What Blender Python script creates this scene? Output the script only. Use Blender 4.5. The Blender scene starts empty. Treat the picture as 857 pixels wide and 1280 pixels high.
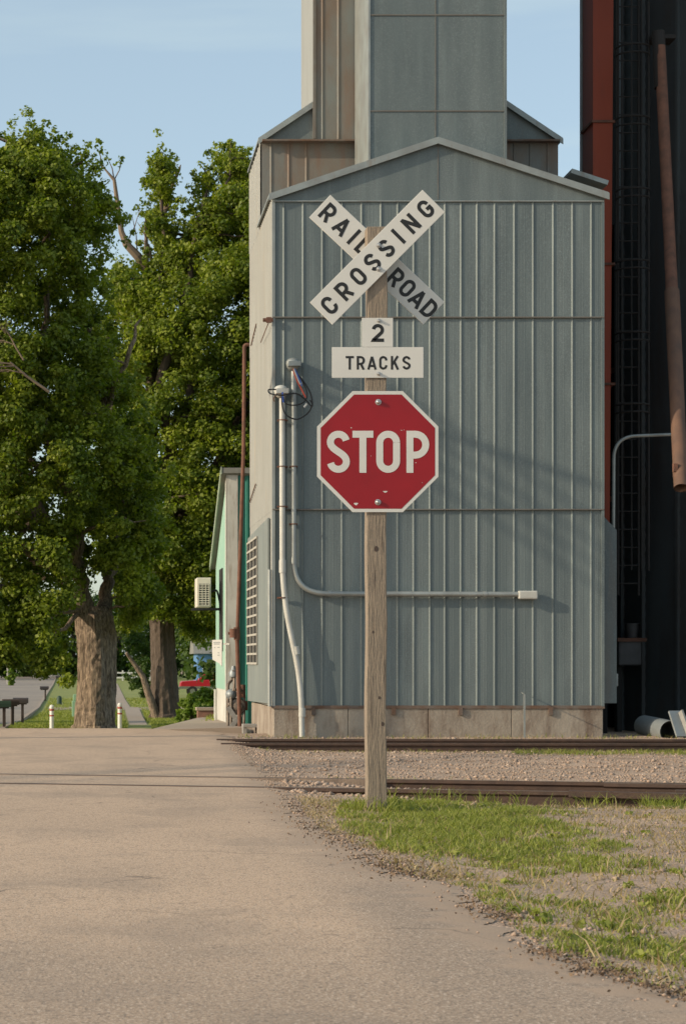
import bpy, bmesh, math, random
import numpy as np
from mathutils import Vector, Matrix
R = math.radians
rnd = random.Random(7)
C = bpy.context.scene.collection
scene = bpy.context.scene

# ------------------------------------------------------------------ camera, sky, sun, exposure
F = 2665.0; HX = 110.0; HY = 827.0; CH = 1.1      # focal length (px of an 857x1280 frame), vanishing point, eye height
cd = bpy.data.cameras.new('camera'); cam = bpy.data.objects.new('camera', cd); C.objects.link(cam)
cam.location = (0, 0, CH); cam.rotation_euler = (R(90), 0, 0)
cd.sensor_fit = 'VERTICAL'; cd.sensor_height = 36; cd.sensor_width = 24
cd.lens = F / 1280 * 36
cd.shift_x = (428.5 - HX) / 1280; cd.shift_y = (HY - 640) / 1280
cd.clip_start = 0.1; cd.clip_end = 6000
cd.dof.use_dof = True; cd.dof.focus_distance = 17; cd.dof.aperture_fstop = 11
scene.camera = cam

SUN_DIR = Vector((1.0, 0.29, -0.43)).normalized()
w = bpy.data.worlds.new('World'); scene.world = w; w.use_nodes = True
nt = w.node_tree; bg = nt.nodes['Background']
sky = nt.nodes.new('ShaderNodeTexSky'); sky.sky_type = 'NISHITA'; sky.sun_disc = False
sky.sun_elevation = math.asin(-SUN_DIR.z); sky.sun_rotation = math.atan2(-SUN_DIR.x, -SUN_DIR.y)
sky.altitude = 400; sky.air_density = 1.0; sky.dust_density = 2.2; sky.ozone_density = 1.0
tc = nt.nodes.new('ShaderNodeTexCoord'); mp = nt.nodes.new('ShaderNodeMapping'); mp.inputs['Scale'].default_value = (2.0, 2.0, 16)
mp.inputs['Rotation'].default_value = (0.05, 0.10, 0)
nz = nt.nodes.new('ShaderNodeTexNoise'); nz.inputs['Scale'].default_value = 1.3; nz.inputs['Detail'].default_value = 6
cr = nt.nodes.new('ShaderNodeValToRGB'); cr.color_ramp.elements[0].position = .46; cr.color_ramp.elements[1].position = .70
cr.color_ramp.elements[1].color = (.62, .62, .62, 1); cr.color_ramp.elements[0].color = (.32, .32, .32, 1)
mx = nt.nodes.new('ShaderNodeMix'); mx.data_type = 'RGBA'; mx.inputs['B'].default_value = (3.6, 4.3, 4.2, 1)
nt.links.new(tc.outputs['Generated'], mp.inputs['Vector']); nt.links.new(mp.outputs[0], nz.inputs['Vector'])
nt.links.new(nz.outputs['Fac'], cr.inputs[0]); nt.links.new(cr.outputs[0], mx.inputs['Factor'])
nt.links.new(sky.outputs[0], mx.inputs['A']); nt.links.new(mx.outputs['Result'], bg.inputs['Color'])
bg.inputs['Strength'].default_value = 0.13
sl = bpy.data.lights.new('sun', 'SUN'); sl.energy = 2.75; sl.angle = R(0.55); sl.color = (1.0, 0.84, 0.62)
so = bpy.data.objects.new('sun', sl); C.objects.link(so); so.rotation_euler = SUN_DIR.to_track_quat('-Z', 'Y').to_euler()
scene.view_settings.view_transform = 'Standard'; scene.view_settings.look = 'None'
scene.view_settings.exposure = 0.55; scene.view_settings.gamma = 1.0; scene.view_settings.use_curve_mapping = False
scene.cycles.max_bounces = 6; scene.cycles.transparent_max_bounces = 6

def X(px, D): return (px - HX) * D / F
def Z(py, D): return CH - (py - HY) * D / F
def P(px, py, D): return Vector((X(px, D), D, Z(py, D)))
def G(px, py, z=0.0):                                   # a pixel onto the level z
    D = (CH - z) * F / (py - HY); return (X(px, D), D)

# ------------------------------------------------------------------ materials
def mat(name, col, rough=.7, metal=0.0, var=None, vs=3.0, amt=.5, stretch=(1, 1, 1), bump=0.0, bs=40.0, streak=None, spec=.4, fine=None, panel=None, bd=.02):
    """base colour mixed with 'var' by noise, optional rust / dirt streaks, fine noise bump"""
    m = bpy.data.materials.new(name); m.use_nodes = True; n = m.node_tree.nodes; l = m.node_tree.links
    b = n['Principled BSDF']; b.inputs['Roughness'].default_value = rough; b.inputs['Metallic'].default_value = metal
    b.inputs['Specular IOR Level'].default_value = spec
    geo = n.new('ShaderNodeNewGeometry'); mpp = n.new('ShaderNodeMapping'); mpp.inputs['Scale'].default_value = stretch
    l.new(geo.outputs['Position'], mpp.inputs['Vector'])
    cur = None
    def noise(scale, detail=5, vec=mpp.outputs[0], rough_=.55):
        t = n.new('ShaderNodeTexNoise'); t.inputs['Scale'].default_value = scale; t.inputs['Detail'].default_value = detail
        t.inputs['Roughness'].default_value = rough_; l.new(vec, t.inputs['Vector']); return t
    def mixc(fac, a, bcol):
        k = n.new('ShaderNodeMix'); k.data_type = 'RGBA'; l.new(fac, k.inputs['Factor'])
        if a is None: k.inputs['A'].default_value = (*col, 1)
        else: l.new(a, k.inputs['A'])
        k.inputs['B'].default_value = (*bcol, 1); return k.outputs['Result']
    def ramp(src, p0, p1, v1=1.0):
        r = n.new('ShaderNodeMapRange'); r.inputs['From Min'].default_value = p0; r.inputs['From Max'].default_value = p1
        r.inputs['To Max'].default_value = v1; l.new(src, r.inputs['Value']); return r.outputs[0]
    if var is not None:
        cur = mixc(ramp(noise(vs).outputs['Fac'], .35, .65, amt), cur, var)
    if fine is not None:                                  # (colour, scale, p0, p1, amount)
        cur = mixc(ramp(noise(fine[1], 3, geo.outputs['Position']).outputs['Fac'], fine[2], fine[3], fine[4]), cur, fine[0])
    if streak is not None:                                # (colour, scale vec, p0, p1, amount)
        m2 = n.new('ShaderNodeMapping'); m2.inputs['Scale'].default_value = streak[1]; l.new(geo.outputs['Position'], m2.inputs['Vector'])
        cur = mixc(ramp(noise(1.0, 6, m2.outputs[0], .65).outputs['Fac'], streak[2], streak[3], streak[4]), cur, streak[0])
    if panel is not None:                                 # whole-sheet tone differences across X
        m3 = n.new('ShaderNodeMapping'); m3.inputs['Scale'].default_value = (1.9, .2, .12); l.new(geo.outputs['Position'], m3.inputs['Vector'])
        cur = mixc(ramp(noise(1.0, 2, m3.outputs[0], .8).outputs['Fac'], .42, .62, panel[1]), cur, panel[0])
    if cur is None: b.inputs['Base Color'].default_value = (*col, 1)
    else: l.new(cur, b.inputs['Base Color'])
    if bump:
        bp = n.new('ShaderNodeBump'); bp.inputs['Strength'].default_value = min(1, bump); bp.inputs['Distance'].default_value = bd
        l.new(noise(bs, 4).outputs['Fac'], bp.inputs['Height']); l.new(bp.outputs[0], b.inputs['Normal'])
    return m

M = {}
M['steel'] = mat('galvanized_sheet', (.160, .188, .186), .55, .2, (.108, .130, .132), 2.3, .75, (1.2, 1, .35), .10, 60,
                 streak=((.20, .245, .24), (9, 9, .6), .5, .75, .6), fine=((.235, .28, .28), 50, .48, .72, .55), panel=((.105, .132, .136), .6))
M['steel_sunlit'] = mat('sunlit_galvanized_sheet', (.30, .305, .285), .6, .1, (.25, .25, .23), 2.0, .6, (1, 1, .35), .10, 50,
                 streak=((.36, .29, .2), (5, 5, .35), .58, .8, .6))  # same sheet made paler and warmer for sun on the left faces
M['panel'] = mat('painted_vent_panel', (.20, .225, .215), .65, .1, (.15, .17, .165), 2, .7, (1, 1, .4), streak=((.25, .26, .24), (4, 4, .5), .5, .75, .6))
M['steel_dark'] = mat('weathered_dark_sheet', (.16, .19, .19), .6, .2, (.10, .12, .125), 1.6, .7, (1, 1, .4), .1, 50,
                 streak=((.2, .15, .11), (3, 3, .3), .52, .75, .55), fine=((.26, .29, .28), 55, .5, .75, .4))
M['steel_rusty'] = mat('rust_stained_sheet', (.17, .185, .175), .65, .1, (.17, .12, .085), 2.2, .8, (1, 1, .5), .1, 50,
                 streak=((.2, .10, .055), (3, 3, .5), .5, .7, .6))
M['trim'] = mat('galvanized_trim', (.30, .33, .32), .5, .35, (.2, .2, .19), 3, .6, streak=((.2, .12, .07), (7, 7, 1.5), .55, .75, .6))
M['seam'] = mat('rusty_seam_strip', (.16, .16, .148), .7, .1, (.135, .11, .088), 4, .7)
M['flash'] = mat('rusty_flashing', (.16, .135, .115), .8, .1, (.14, .075, .045), 5, .9)
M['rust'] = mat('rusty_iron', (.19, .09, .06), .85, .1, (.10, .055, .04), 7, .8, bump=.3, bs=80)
M['concrete'] = mat('weathered_concrete', (.33, .285, .23), .9, 0, (.24, .20, .16), 2.2, .8, bump=.35, bs=30,
                 streak=((.13, .085, .06), (3, 3, .8), .48, .68, .85), fine=((.40, .35, .29), 30, .5, .7, .4))
M['conduit'] = mat('pvc_conduit', (.50, .50, .46), .5, 0, (.40, .385, .34), 5, .6)
M['conduit_grey'] = mat('grey_steel_conduit', (.34, .36, .345), .45, .4, (.22, .23, .22), 5, .6)
M['black'] = mat('black_cable', (.02, .02, .022), .6)
M['dark'] = mat('opening_shade', (.02, .019, .017), .9)  # near-black colour stands in for the shade inside openings
M['redcable'] = mat('red_cable', (.55, .09, .05), .5)
M['bluecable'] = mat('blue_cable', (.05, .12, .45), .5)
M['wood'] = mat('weathered_post_wood', (.275, .22, .165), .85, 0, (.17, .14, .11), 5, .9, (11, 11, 1.1), .5, 9,
                 streak=((.13, .095, .07), (45, 45, 1.0), .56, .74, .75), fine=((.40, .31, .22), 60, .5, .8, .4))
M['white'] = mat('white_sign_sheeting', (.62, .61, .57), .5, 0, (.54, .53, .49), 3.0, .5)
M['letter'] = mat('black_sign_lettering', (.018, .018, .018), .5)
M['red'] = mat('red_sign_sheeting', (.29, .007, .013), .42, 0, (.23, .007, .012), 3.0, .7)
M['bolt'] = mat('bolt_metal', (.5, .48, .46), .35, .8)
M['asphalt'] = None
M['rail'] = mat('rusty_rail', (.10, .062, .045), .7, .25, (.06, .04, .033), 9, .8, bump=.2)
M['rail_top'] = mat('rail_head', (.20, .155, .12), .6, .3, (.13, .095, .07), 5, .8)
M['tie'] = mat('creosote_tie', (.12, .09, .07), .9, 0, (.2, .16, .12), 6, .7, bump=.4)
M['mint'] = mat('mint_green_siding', (.25, .42, .335), .6, 0, (.31, .46, .38), 1.2, .6, streak=((.62, .66, .58), (4, 4, 1.2), .62, .72, .8))
M['teal'] = mat('teal_ribbed_siding', (.04, .20, .155), .55, 0, (.03, .16, .125), 2, .7)
M['whitewood'] = mat('peeling_white_paint', (.55, .54, .49), .8, 0, (.40, .39, .35), 3, .6, streak=((.30, .25, .2), (12, 12, 1.4), .55, .68, .8))
M['slat'] = mat('chalky_vent_slats', (.40, .385, .34), .8, 0, (.28, .26, .22), 4, .7)
M['shingle'] = mat('grey_roof_edge', (.22, .22, .2), .8, 0, (.15, .14, .12), 6, .6)
M['lichen'] = mat('mossy_fascia', (.33, .40, .30), .8, 0, (.2, .22, .17), 5, .7)
M['ac'] = mat('cream_metal_casing', (.60, .56, .47), .5)
M['redpaint'] = mat('red_leg_paint', (.31, .052, .018), .55, 0, (.22, .036, .015), 1.5, .7, (1, 1, .3), streak=((.14, .04, .025), (6, 6, .5), .58, .75, .6))
M['bin'] = mat('shade_darkened_bin_steel', (.085, .10, .105), .6, .2, (.05, .058, .064), 1.2, .7, (1, 1, .4), .1, 40, streak=((.06, .035, .02), (2, 2, .3), .5, .7, .5))  # steel darkened so its colour carries the shade at right
M['shadeblack'] = mat('shade_black_timber', (.016, .014, .013), .95, 0, (.010, .009, .009), 2, .6)  # near-black colour stands in for the deep shade at right
M['cage'] = mat('black_iron_cage', (.02, .018, .017), .8)
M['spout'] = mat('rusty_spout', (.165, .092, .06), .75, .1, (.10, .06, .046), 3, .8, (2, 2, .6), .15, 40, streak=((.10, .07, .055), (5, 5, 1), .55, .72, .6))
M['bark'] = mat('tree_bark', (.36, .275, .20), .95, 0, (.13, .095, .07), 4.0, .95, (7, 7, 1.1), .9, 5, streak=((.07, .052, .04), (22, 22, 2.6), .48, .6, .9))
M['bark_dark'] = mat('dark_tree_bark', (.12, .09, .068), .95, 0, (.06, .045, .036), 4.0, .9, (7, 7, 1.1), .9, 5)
M['twig'] = mat('dead_twig', (.19, .14, .10), .9)
M['bollard'] = mat('white_bollard_paint', (.72, .70, .64), .6, 0, (.5, .47, .42), 14, .5)
M['bandred'] = mat('faded_red_band', (.35, .07, .05), .7)
M['mailbox'] = mat('dark_mailbox_paint', (.045, .04, .042), .5, 0, (.09, .06, .05), 9, .5)
M['mailpost'] = mat('dark_mailbox_post', (.07, .05, .042), .85)
M['utility'] = mat('pale_green_pedestal', (.24, .40, .25), .6)
M['darkgreen'] = mat('dark_green_metal', (.03, .06, .04), .6)
M['carred'] = mat('red_car_paint', (.42, .02, .03), .3, .1)
M['glass'] = mat('dark_glass', (.05, .06, .07), .1, 0, spec=.8)
M['tyre'] = mat('tyre_rubber', (.02, .02, .02), .9)
M['chrome'] = mat('chrome_trim', (.5, .5, .5), .25, .9)
M['bluesiding'] = mat('blue_house_siding', (.10, .22, .42), .7)
M['brick'] = mat('reddish_brick_box', (.25, .13, .09), .9, 0, (.17, .09, .07), 9, .7, bump=.3)
M['greypipe'] = mat('grey_pipe_metal', (.27, .30, .31), .5, .3, (.2, .21, .21), 4, .6)
M['palewood'] = mat('pale_board', (.30, .29, .27), .8, 0, (.2, .19, .17), 8, .6)

def asphalt_mat(name, warm, cool, dark, sc=1.0):
    m = mat(name, warm, .92, 0, cool, .55 * sc, .85, (1, .8, 1), .9, 90, bd=.0028, streak=(dark, (.9, .35, 1), .50, .72, .65), fine=(tuple(c * .45 for c in warm), 70, .5, .7, .45))
    return m
M['asphalt'] = asphalt_mat('dusty_asphalt', (.55, .385, .262), (.45, .318, .218), (.32, .235, .17))
M['street'] = asphalt_mat('pale_street_surface', (.30, .25, .20), (.24, .20, .17), (.18, .16, .14), .2)
M['walk'] = mat('sidewalk_concrete', (.34, .27, .21), .9, 0, (.28, .23, .18), 1.2, .6, bump=.2)
M['flange'] = mat('grimy_flangeway', (.16, .12, .095), .9, 0, (.28, .21, .155), 3, .8, bump=.4)

def bare_band(m, dark):
    n = m.node_tree.nodes; l = m.node_tree.links; b = n['Principled BSDF']; src = b.inputs['Base Color'].links[0].from_socket
    geo = n.new('ShaderNodeNewGeometry'); sp = n.new('ShaderNodeSeparateXYZ'); l.new(geo.outputs['Position'], sp.inputs[0])
    nz_ = n.new('ShaderNodeTexNoise'); nz_.inputs['Scale'].default_value = 1.1; nz_.inputs['Detail'].default_value = 7; l.new(geo.outputs['Position'], nz_.inputs['Vector'])
    def mth(op, a, c):
        k = n.new('ShaderNodeMath'); k.operation = op
        for i, q in enumerate((a, c)):
            if isinstance(q, (int, float)): k.inputs[i].default_value = q
            else: l.new(q, k.inputs[i])
        return k.outputs[0]
    def rng_(v, a, c):
        k = n.new('ShaderNodeMapRange'); k.interpolation_type = 'SMOOTHSTEP'; k.inputs['From Min'].default_value = a; k.inputs['From Max'].default_value = c; l.new(v, k.inputs['Value']); return k.outputs[0]
    off = mth('MULTIPLY', mth('SUBTRACT', nz_.outputs['Fac'], .5), 1.6)
    xx = mth('ADD', sp.outputs['X'], mth('MULTIPLY', off, .35)); yy = mth('ADD', sp.outputs['Y'], mth('MULTIPLY', off, 2.2))
    near = mth('SUBTRACT', 1.0, rng_(yy, 6.9, 9.2))
    lane = mth('MULTIPLY', mth('SUBTRACT', rng_(xx, 1.0, 1.35), rng_(xx, 1.7, 2.1)), mth('SUBTRACT', 1.0, rng_(yy, 9.5, 12.5)))
    f = mth('MULTIPLY', mth('MINIMUM', mth('ADD', mth('MULTIPLY', near, .8), lane), 1.0), .6)
    k = n.new('ShaderNodeMix'); k.data_type = 'RGBA'; l.new(f, k.inputs['Factor']); l.new(src, k.inputs['A']); k.inputs['B'].default_value = (*dark, 1); 
    cur = k.outputs['Result']
    for scl, p0, p1, amt, cc in ((70, .53, .64, .6, (.68, .54, .42)), (100, .54, .64, .75, (.10, .08, .065)), (32, .58, .68, .5, (.15, .115, .09)), (.9, .56, .62, .22, (.20, .16, .13))):   # aggregate grains
        t = n.new('ShaderNodeTexNoise'); t.inputs['Scale'].default_value = scl; t.inputs['Detail'].default_value = 2; l.new(geo.outputs['Position'], t.inputs['Vector'])
        mr = n.new('ShaderNodeMapRange'); mr.inputs['From Min'].default_value = p0; mr.inputs['From Max'].default_value = p1; mr.inputs['To Max'].default_value = amt; l.new(t.outputs['Fac'], mr.inputs['Value'])
        q = n.new('ShaderNodeMix'); q.data_type = 'RGBA'; l.new(mr.outputs[0], q.inputs['Factor']); l.new(cur, q.inputs['A']); q.inputs['B'].default_value = (*cc, 1); cur = q.outputs['Result']
    at = n.new('ShaderNodeAttribute'); at.attribute_name = 'dust'
    dn = n.new('ShaderNodeTexNoise'); dn.inputs['Scale'].default_value = 5; dn.inputs['Detail'].default_value = 8; dn.inputs['Roughness'].default_value = .7; l.new(geo.outputs['Position'], dn.inputs['Vector'])
    df = rng_(mth('ADD', at.outputs['Fac'], mth('SUBTRACT', dn.outputs['Fac'], .5)), .35, .75)
    q = n.new('ShaderNodeMix'); q.data_type = 'RGBA'; l.new(mth('MULTIPLY', df, .9), q.inputs['Factor']); l.new(cur, q.inputs['A']); q.inputs['B'].default_value = (.40, .285, .20, 1); cur = q.outputs['Result']
    # hairline cracks
    wv = n.new('ShaderNodeTexNoise'); wv.inputs['Scale'].default_value = 1.6; wv.inputs['Detail'].default_value = 5; l.new(geo.outputs['Position'], wv.inputs['Vector'])
    vm = n.new('ShaderNodeVectorMath'); vm.operation = 'MULTIPLY_ADD'; l.new(wv.outputs['Color'], vm.inputs[0]); vm.inputs[1].default_value = (.9, .9, 0); l.new(geo.outputs['Position'], vm.inputs[2])
    vo = n.new('ShaderNodeTexVoronoi'); vo.feature = 'DISTANCE_TO_EDGE'; vo.inputs['Scale'].default_value = .30; l.new(vm.outputs[0], vo.inputs['Vector'])
    ck = mth('MULTIPLY', mth('SUBTRACT', 1.0, rng_(vo.outputs['Distance'], .0, .0045)), mth('MULTIPLY', rng_(wv.outputs['Fac'], .42, .58), .6))
    q = n.new('ShaderNodeMix'); q.data_type = 'RGBA'; l.new(ck, q.inputs['Factor']); l.new(cur, q.inputs['A']); q.inputs['B'].default_value = (.07, .055, .045, 1)
    l.new(q.outputs['Result'], b.inputs['Base Color'])
bare_band(M['asphalt'], (.24, .185, .14))
def ground_mat():
    m = mat('gravel_dirt', (.42, .30, .215), .95, 0, (.31, .22, .155), .8, .8, (1, 1, 1), .9, 45,
            streak=((.20, .145, .105), (.7, 1.4, 1), .5, .7, .7), fine=((.52, .40, .32), 55, .5, .68, .75))
    return m
M['ground'] = ground_mat()
M['lawn'] = mat('lawn_turf', (.21, .23, .05), .95, 0, (.26, .265, .07), .5, .8, (1, .3, 1), .7, 12, fine=((.06, .10, .018), 9, .45, .65, .6))

def leaf_mat(name, c1, c2, trans=.35):
    m = bpy.data.materials.new(name); m.use_nodes = True; n = m.node_tree.nodes; l = m.node_tree.links
    b = n['Principled BSDF']; b.inputs['Roughness'].default_value = .55; b.inputs['Specular IOR Level'].default_value = .3
    at = n.new('ShaderNodeAttribute'); at.attribute_name = 'tint'
    k = n.new('ShaderNodeMix'); k.data_type = 'RGBA'; k.inputs['A'].default_value = (*c1, 1); k.inputs['B'].default_value = (*c2, 1)
    l.new(at.outputs['Fac'], k.inputs['Factor']); l.new(k.outputs['Result'], b.inputs['Base Color'])
    t = n.new('ShaderNodeBsdfTranslucent')
    g = n.new('ShaderNodeMix'); g.data_type = 'RGBA'; g.blend_type = 'MULTIPLY'; g.inputs['Factor'].default_value = 1
    l.new(k.outputs['Result'], g.inputs['A']); g.inputs['B'].default_value = (1.5, 1.7, .5, 1); l.new(g.outputs['Result'], t.inputs['Color'])
    s = n.new('ShaderNodeMixShader'); s.inputs[0].default_value = trans
    l.new(b.outputs[0], s.inputs[1]); l.new(t.outputs[0], s.inputs[2]); l.new(s.outputs[0], n['Material Output'].inputs['Surface'])
    return m
M['leaf'] = leaf_mat('maple_leaves', (.045, .085, .008), (.255, .290, .028))
M['leaf_dark'] = leaf_mat('dark_leaves', (.03, .06, .012), (.075, .12, .02))
M['leaf_yellow'] = leaf_mat('fresh_leaves', (.10, .16, .02), (.18, .25, .035))
M['grass'] = leaf_mat('grass_blades', (.135, .165, .03), (.30, .31, .075), .3)
M['drygrass'] = leaf_mat('dry_grass', (.26, .19, .10), (.38, .29, .17), .2)
M['stone'] = mat('gravel_stone', (.38, .275, .205), .9, 0, (.25, .18, .135), 11, .9, fine=((.50, .40, .32), 9, .55, .65, .7))

# ------------------------------------------------------------------ building helpers
def tag(o, label=None, cat=None, group=None, kind=None):
    if label: o['label'] = label
    if cat: o['category'] = cat
    if group: o['group'] = group
    if kind: o['kind'] = kind
    return o
def thing(name, loc, label, cat, group=None, rz=0):
    o = bpy.data.objects.new(name, None); C.objects.link(o); o.location = loc; o.rotation_euler = (0, 0, rz); o.empty_display_size = .2
    return tag(o, label, cat, group)
def origin_of(o):
    v = Vector((0, 0, 0))
    while o is not None: v += o.location; o = o.parent
    return v
class MB:
    def __init__(s): s.v = []; s.f = []; s.m = []; s.cur = 0; s.pieces = []
    def add(s, vs, fs):
        k = len(s.v); s.v += [tuple(p) for p in vs]; s.f += [tuple(i + k for i in f) for f in fs]; s.m += [s.cur] * len(fs); s.pieces.append((k, len(s.v), len(s.f) - len(fs), len(s.f))); return s
    def box(s, x0, x1, y0, y1, z0, z1, mtx=None):
        vs = [Vector((x, y, z)) for z in (z0, z1) for y in (y0, y1) for x in (x0, x1)]
        if mtx is not None: vs = [mtx @ q for q in vs]
        return s.add(vs, [(0, 2, 3, 1), (4, 5, 7, 6), (0, 1, 5, 4), (2, 6, 7, 3), (0, 4, 6, 2), (1, 3, 7, 5)])
    def bar(s, a, b, wx, wz):                                     # a beam of rectangular section from a to b
        a = Vector(a); b = Vector(b); d = b - a; L = d.length
        q = d.to_track_quat('Y', 'Z').to_matrix().to_4x4()
        return s.box(-wx / 2, wx / 2, 0, L, -wz / 2, wz / 2, Matrix.Translation(a) @ q)
    def prism(s, pts, y0, y1):                                    # outline in XZ, thickness along Y
        n = len(pts); vs = [(p[0], y0, p[1]) for p in pts] + [(p[0], y1, p[1]) for p in pts]
        return s.add(vs, [tuple(range(n)), tuple(range(2 * n - 1, n - 1, -1))] + [(i, i + n, (i + 1) % n + n, (i + 1) % n) for i in range(n)])
    def prismx(s, pts, x0, x1):                                   # outline in YZ, thickness along X
        n = len(pts); vs = [(x0, p[0], p[1]) for p in pts] + [(x1, p[0], p[1]) for p in pts]
        return s.add(vs, [tuple(range(n)), tuple(range(2 * n - 1, n - 1, -1))] + [(i, i + n, (i + 1) % n + n, (i + 1) % n) for i in range(n)])
    def tube(s, pts, r, n=10, cap=True):
        pts = [Vector(p) for p in pts]; rs = r if isinstance(r, (list, tuple)) else [r] * len(pts)
        k0 = len(s.v); up = None; vs = []
        for i, p in enumerate(pts):
            d = (pts[min(i + 1, len(pts) - 1)] - pts[max(i - 1, 0)]).normalized()
            if up is None: up = d.orthogonal().normalized()
            up = (up - d * up.dot(d)).normalized(); sd = d.cross(up)
            vs += [p + (up * math.cos(2 * math.pi * j / n) + sd * math.sin(2 * math.pi * j / n)) * rs[i] for j in range(n)]
        fs = [(i * n + j, i * n + (j + 1) % n, (i + 1) * n + (j + 1) % n, (i + 1) * n + j) for i in range(len(pts) - 1) for j in range(n)]
        if cap: fs += [tuple(range(n - 1, -1, -1)), tuple((len(pts) - 1) * n + j for j in range(n))]
        return s.add(vs, fs)
    def cyl(s, a, b, r, n=14): return s.tube([a, b], r, n)
    def lathe(s, prof, c, n=16, axis='Z'):
        vs = []
        for r_, h in prof:
            for j in range(n):
                a = 2 * math.pi * j / n; ca, sa = r_ * math.cos(a), r_ * math.sin(a)
                q = (ca, sa, h) if axis == 'Z' else ((ca, h, sa) if axis == 'Y' else (h, ca, sa))
                vs.append((c[0] + q[0], c[1] + q[1], c[2] + q[2]))
        k = len(prof)
        fs = [(i * n + j, i * n + (j + 1) % n, (i + 1) * n + (j + 1) % n, (i + 1) * n + j) for i in range(k - 1) for j in range(n)]
        fs += [tuple(range(n - 1, -1, -1)), tuple((k - 1) * n + j for j in range(n))]
        return s.add(vs, fs)
    def build(s, name, m, parent=None, world=True, smooth=False, bevel=0, split=False):
        if split:                                                 # one object per piece added
            for v0, v1, f0, f1 in s.pieces:
                q = MB(); q.v = s.v[v0:v1]; q.f = [tuple(i - v0 for i in f) for f in s.f[f0:f1]]; q.m = s.m[f0:f1]; o = q.build(name, m, parent, world, smooth, bevel)
            return o
        me = bpy.data.meshes.new(name); off = origin_of(parent) if (parent is not None and world) else Vector((0, 0, 0))
        me.from_pydata([(a - off.x, b - off.y, c - off.z) for a, b, c in s.v], [], s.f)
        for q in (m if isinstance(m, (list, tuple)) else [m]): me.materials.append(q)
        me.polygons.foreach_set('material_index', s.m)
        bm = bmesh.new(); bm.from_mesh(me); bmesh.ops.recalc_face_normals(bm, faces=bm.faces); bm.to_mesh(me); bm.free()
        if smooth: me.polygons.foreach_set('use_smooth', [True] * len(me.polygons))
        o = bpy.data.objects.new(name, me); C.objects.link(o); o.parent = parent
        if smooth:
            em = o.modifiers.new('edges', 'EDGE_SPLIT'); em.split_angle = R(50)
        if bevel:
            bv = o.modifiers.new('bevel', 'BEVEL'); bv.width = bevel; bv.segments = 2; bv.limit_method = 'ANGLE'
        return o
def bend(pts, r=.1, n=6):
    """round the corners of a polyline"""
    pts = [Vector(p) for p in pts]; out = [pts[0]]
    for i in range(1, len(pts) - 1):
        a, b, c = pts[i - 1], pts[i], pts[i + 1]; k = min(r, (a - b).length * .49, (c - b).length * .49)
        p0 = b + (a - b).normalized() * k; p1 = b + (c - b).normalized() * k
        for j in range(n + 1):
            t = j / n; out.append(p0 * (1 - t) ** 2 + b * 2 * t * (1 - t) + p1 * t * t)
    return out + [pts[-1]]
def copy_tree(o, parent=None):
    c = o.copy(); C.objects.link(c); c.parent = parent
    for ch in list(o.children): copy_tree(ch, c)
    return c
def np_mesh(name, V, Fq, m, tint=None, parent=None, world=True):
    V = np.asarray(V, dtype=np.float32); Fq = np.asarray(Fq, dtype=np.int32)
    if parent is not None and world:
        off = origin_of(parent); V = V - np.array([off.x, off.y, off.z], dtype=np.float32)
    me = bpy.data.meshes.new(name); me.vertices.add(len(V)); me.vertices.foreach_set('co', V.ravel())
    k = Fq.shape[1]; me.loops.add(Fq.size); me.loops.foreach_set('vertex_index', Fq.ravel())
    me.polygons.add(len(Fq)); me.polygons.foreach_set('loop_start', np.arange(0, Fq.size, k, dtype=np.int32))
    me.polygons.foreach_set('loop_total', np.full(len(Fq), k, dtype=np.int32))
    me.update(calc_edges=True)
    if tint is not None:
        a = me.attributes.new('tint', 'FLOAT', 'POINT'); a.data.foreach_set('value', np.asarray(tint, dtype=np.float32))
    me.materials.append(m); o = bpy.data.objects.new(name, me); C.objects.link(o); o.parent = parent
    return o

# ------------------------------------------------------------------ terrain
def ss(a, b, x):
    t = min(1, max(0, (x - a) / (b - a))); return t * t * (3 - 2 * t)
TA = math.atan2(-1.6, 6.1)                               # heading of the near track
tdir = Vector((math.cos(TA), math.sin(TA), 0)); tnor = Vector((-tdir.y, tdir.x, 0))
TB0 = Vector((1.45, 18.44, 0))                           # a point of its near rail
def track_dist(x, y): return (Vector((x, y, 0)) - TB0).dot(tnor)   # 0 at near rail, 1.5 at the far rail
ROAD_EDGE = [G(*p) for p in ((272, 913), (286, 922), (300, 934), (314, 950), (328, 965), (338, 978), (352, 990), (366, 1002), (372, 1016), (392, 1036), (420, 1048), (448, 1060), (466, 1082), (512, 1096), (560, 1106), (598, 1132), (632, 1162), (680, 1193), (735, 1213), (800, 1233), (870, 1254), (1000, 1290))]
def road_x(y):
    e = ROAD_EDGE
    if y >= e[0][1]: return e[0][0]
    for a, b in zip(e, e[1:]):
        if b[1] <= y <= a[1]:
            t = (y - b[1]) / (a[1] - b[1] + 1e-9); return b[0] + (a[0] - b[0]) * t
    return 40
def zg(x, y):
    th_ = 1.9 + .08 * (max(y, 36) - 36)
    k = ss(th_ - .9, th_, x) * (1 - ss(47, 52, y)) * (1 - ss(14, 22, x))
    drop = -.80 * ss(34.6, 42, y) - .35 * ss(42, 70, y) - .35 * ss(70, 97, y)
    z = drop * (1 - k) + k * (-.12) * ss(33, 36, y)
    if y < 34:
        off = ss(.0, .7, x - road_x(y))
        d = track_dist(x, y)
        z -= off * ss(.1, 2.4, x - road_x(y)) * (.085 * ss(-1.3, -.35, d) * (1 - ss(1.8, 2.6, d))) + off * .02
        if y > 26: z -= off * .05 * ss(26, 27.5, y) * (1 - ss(30.2, 31, y))
    return z
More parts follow.
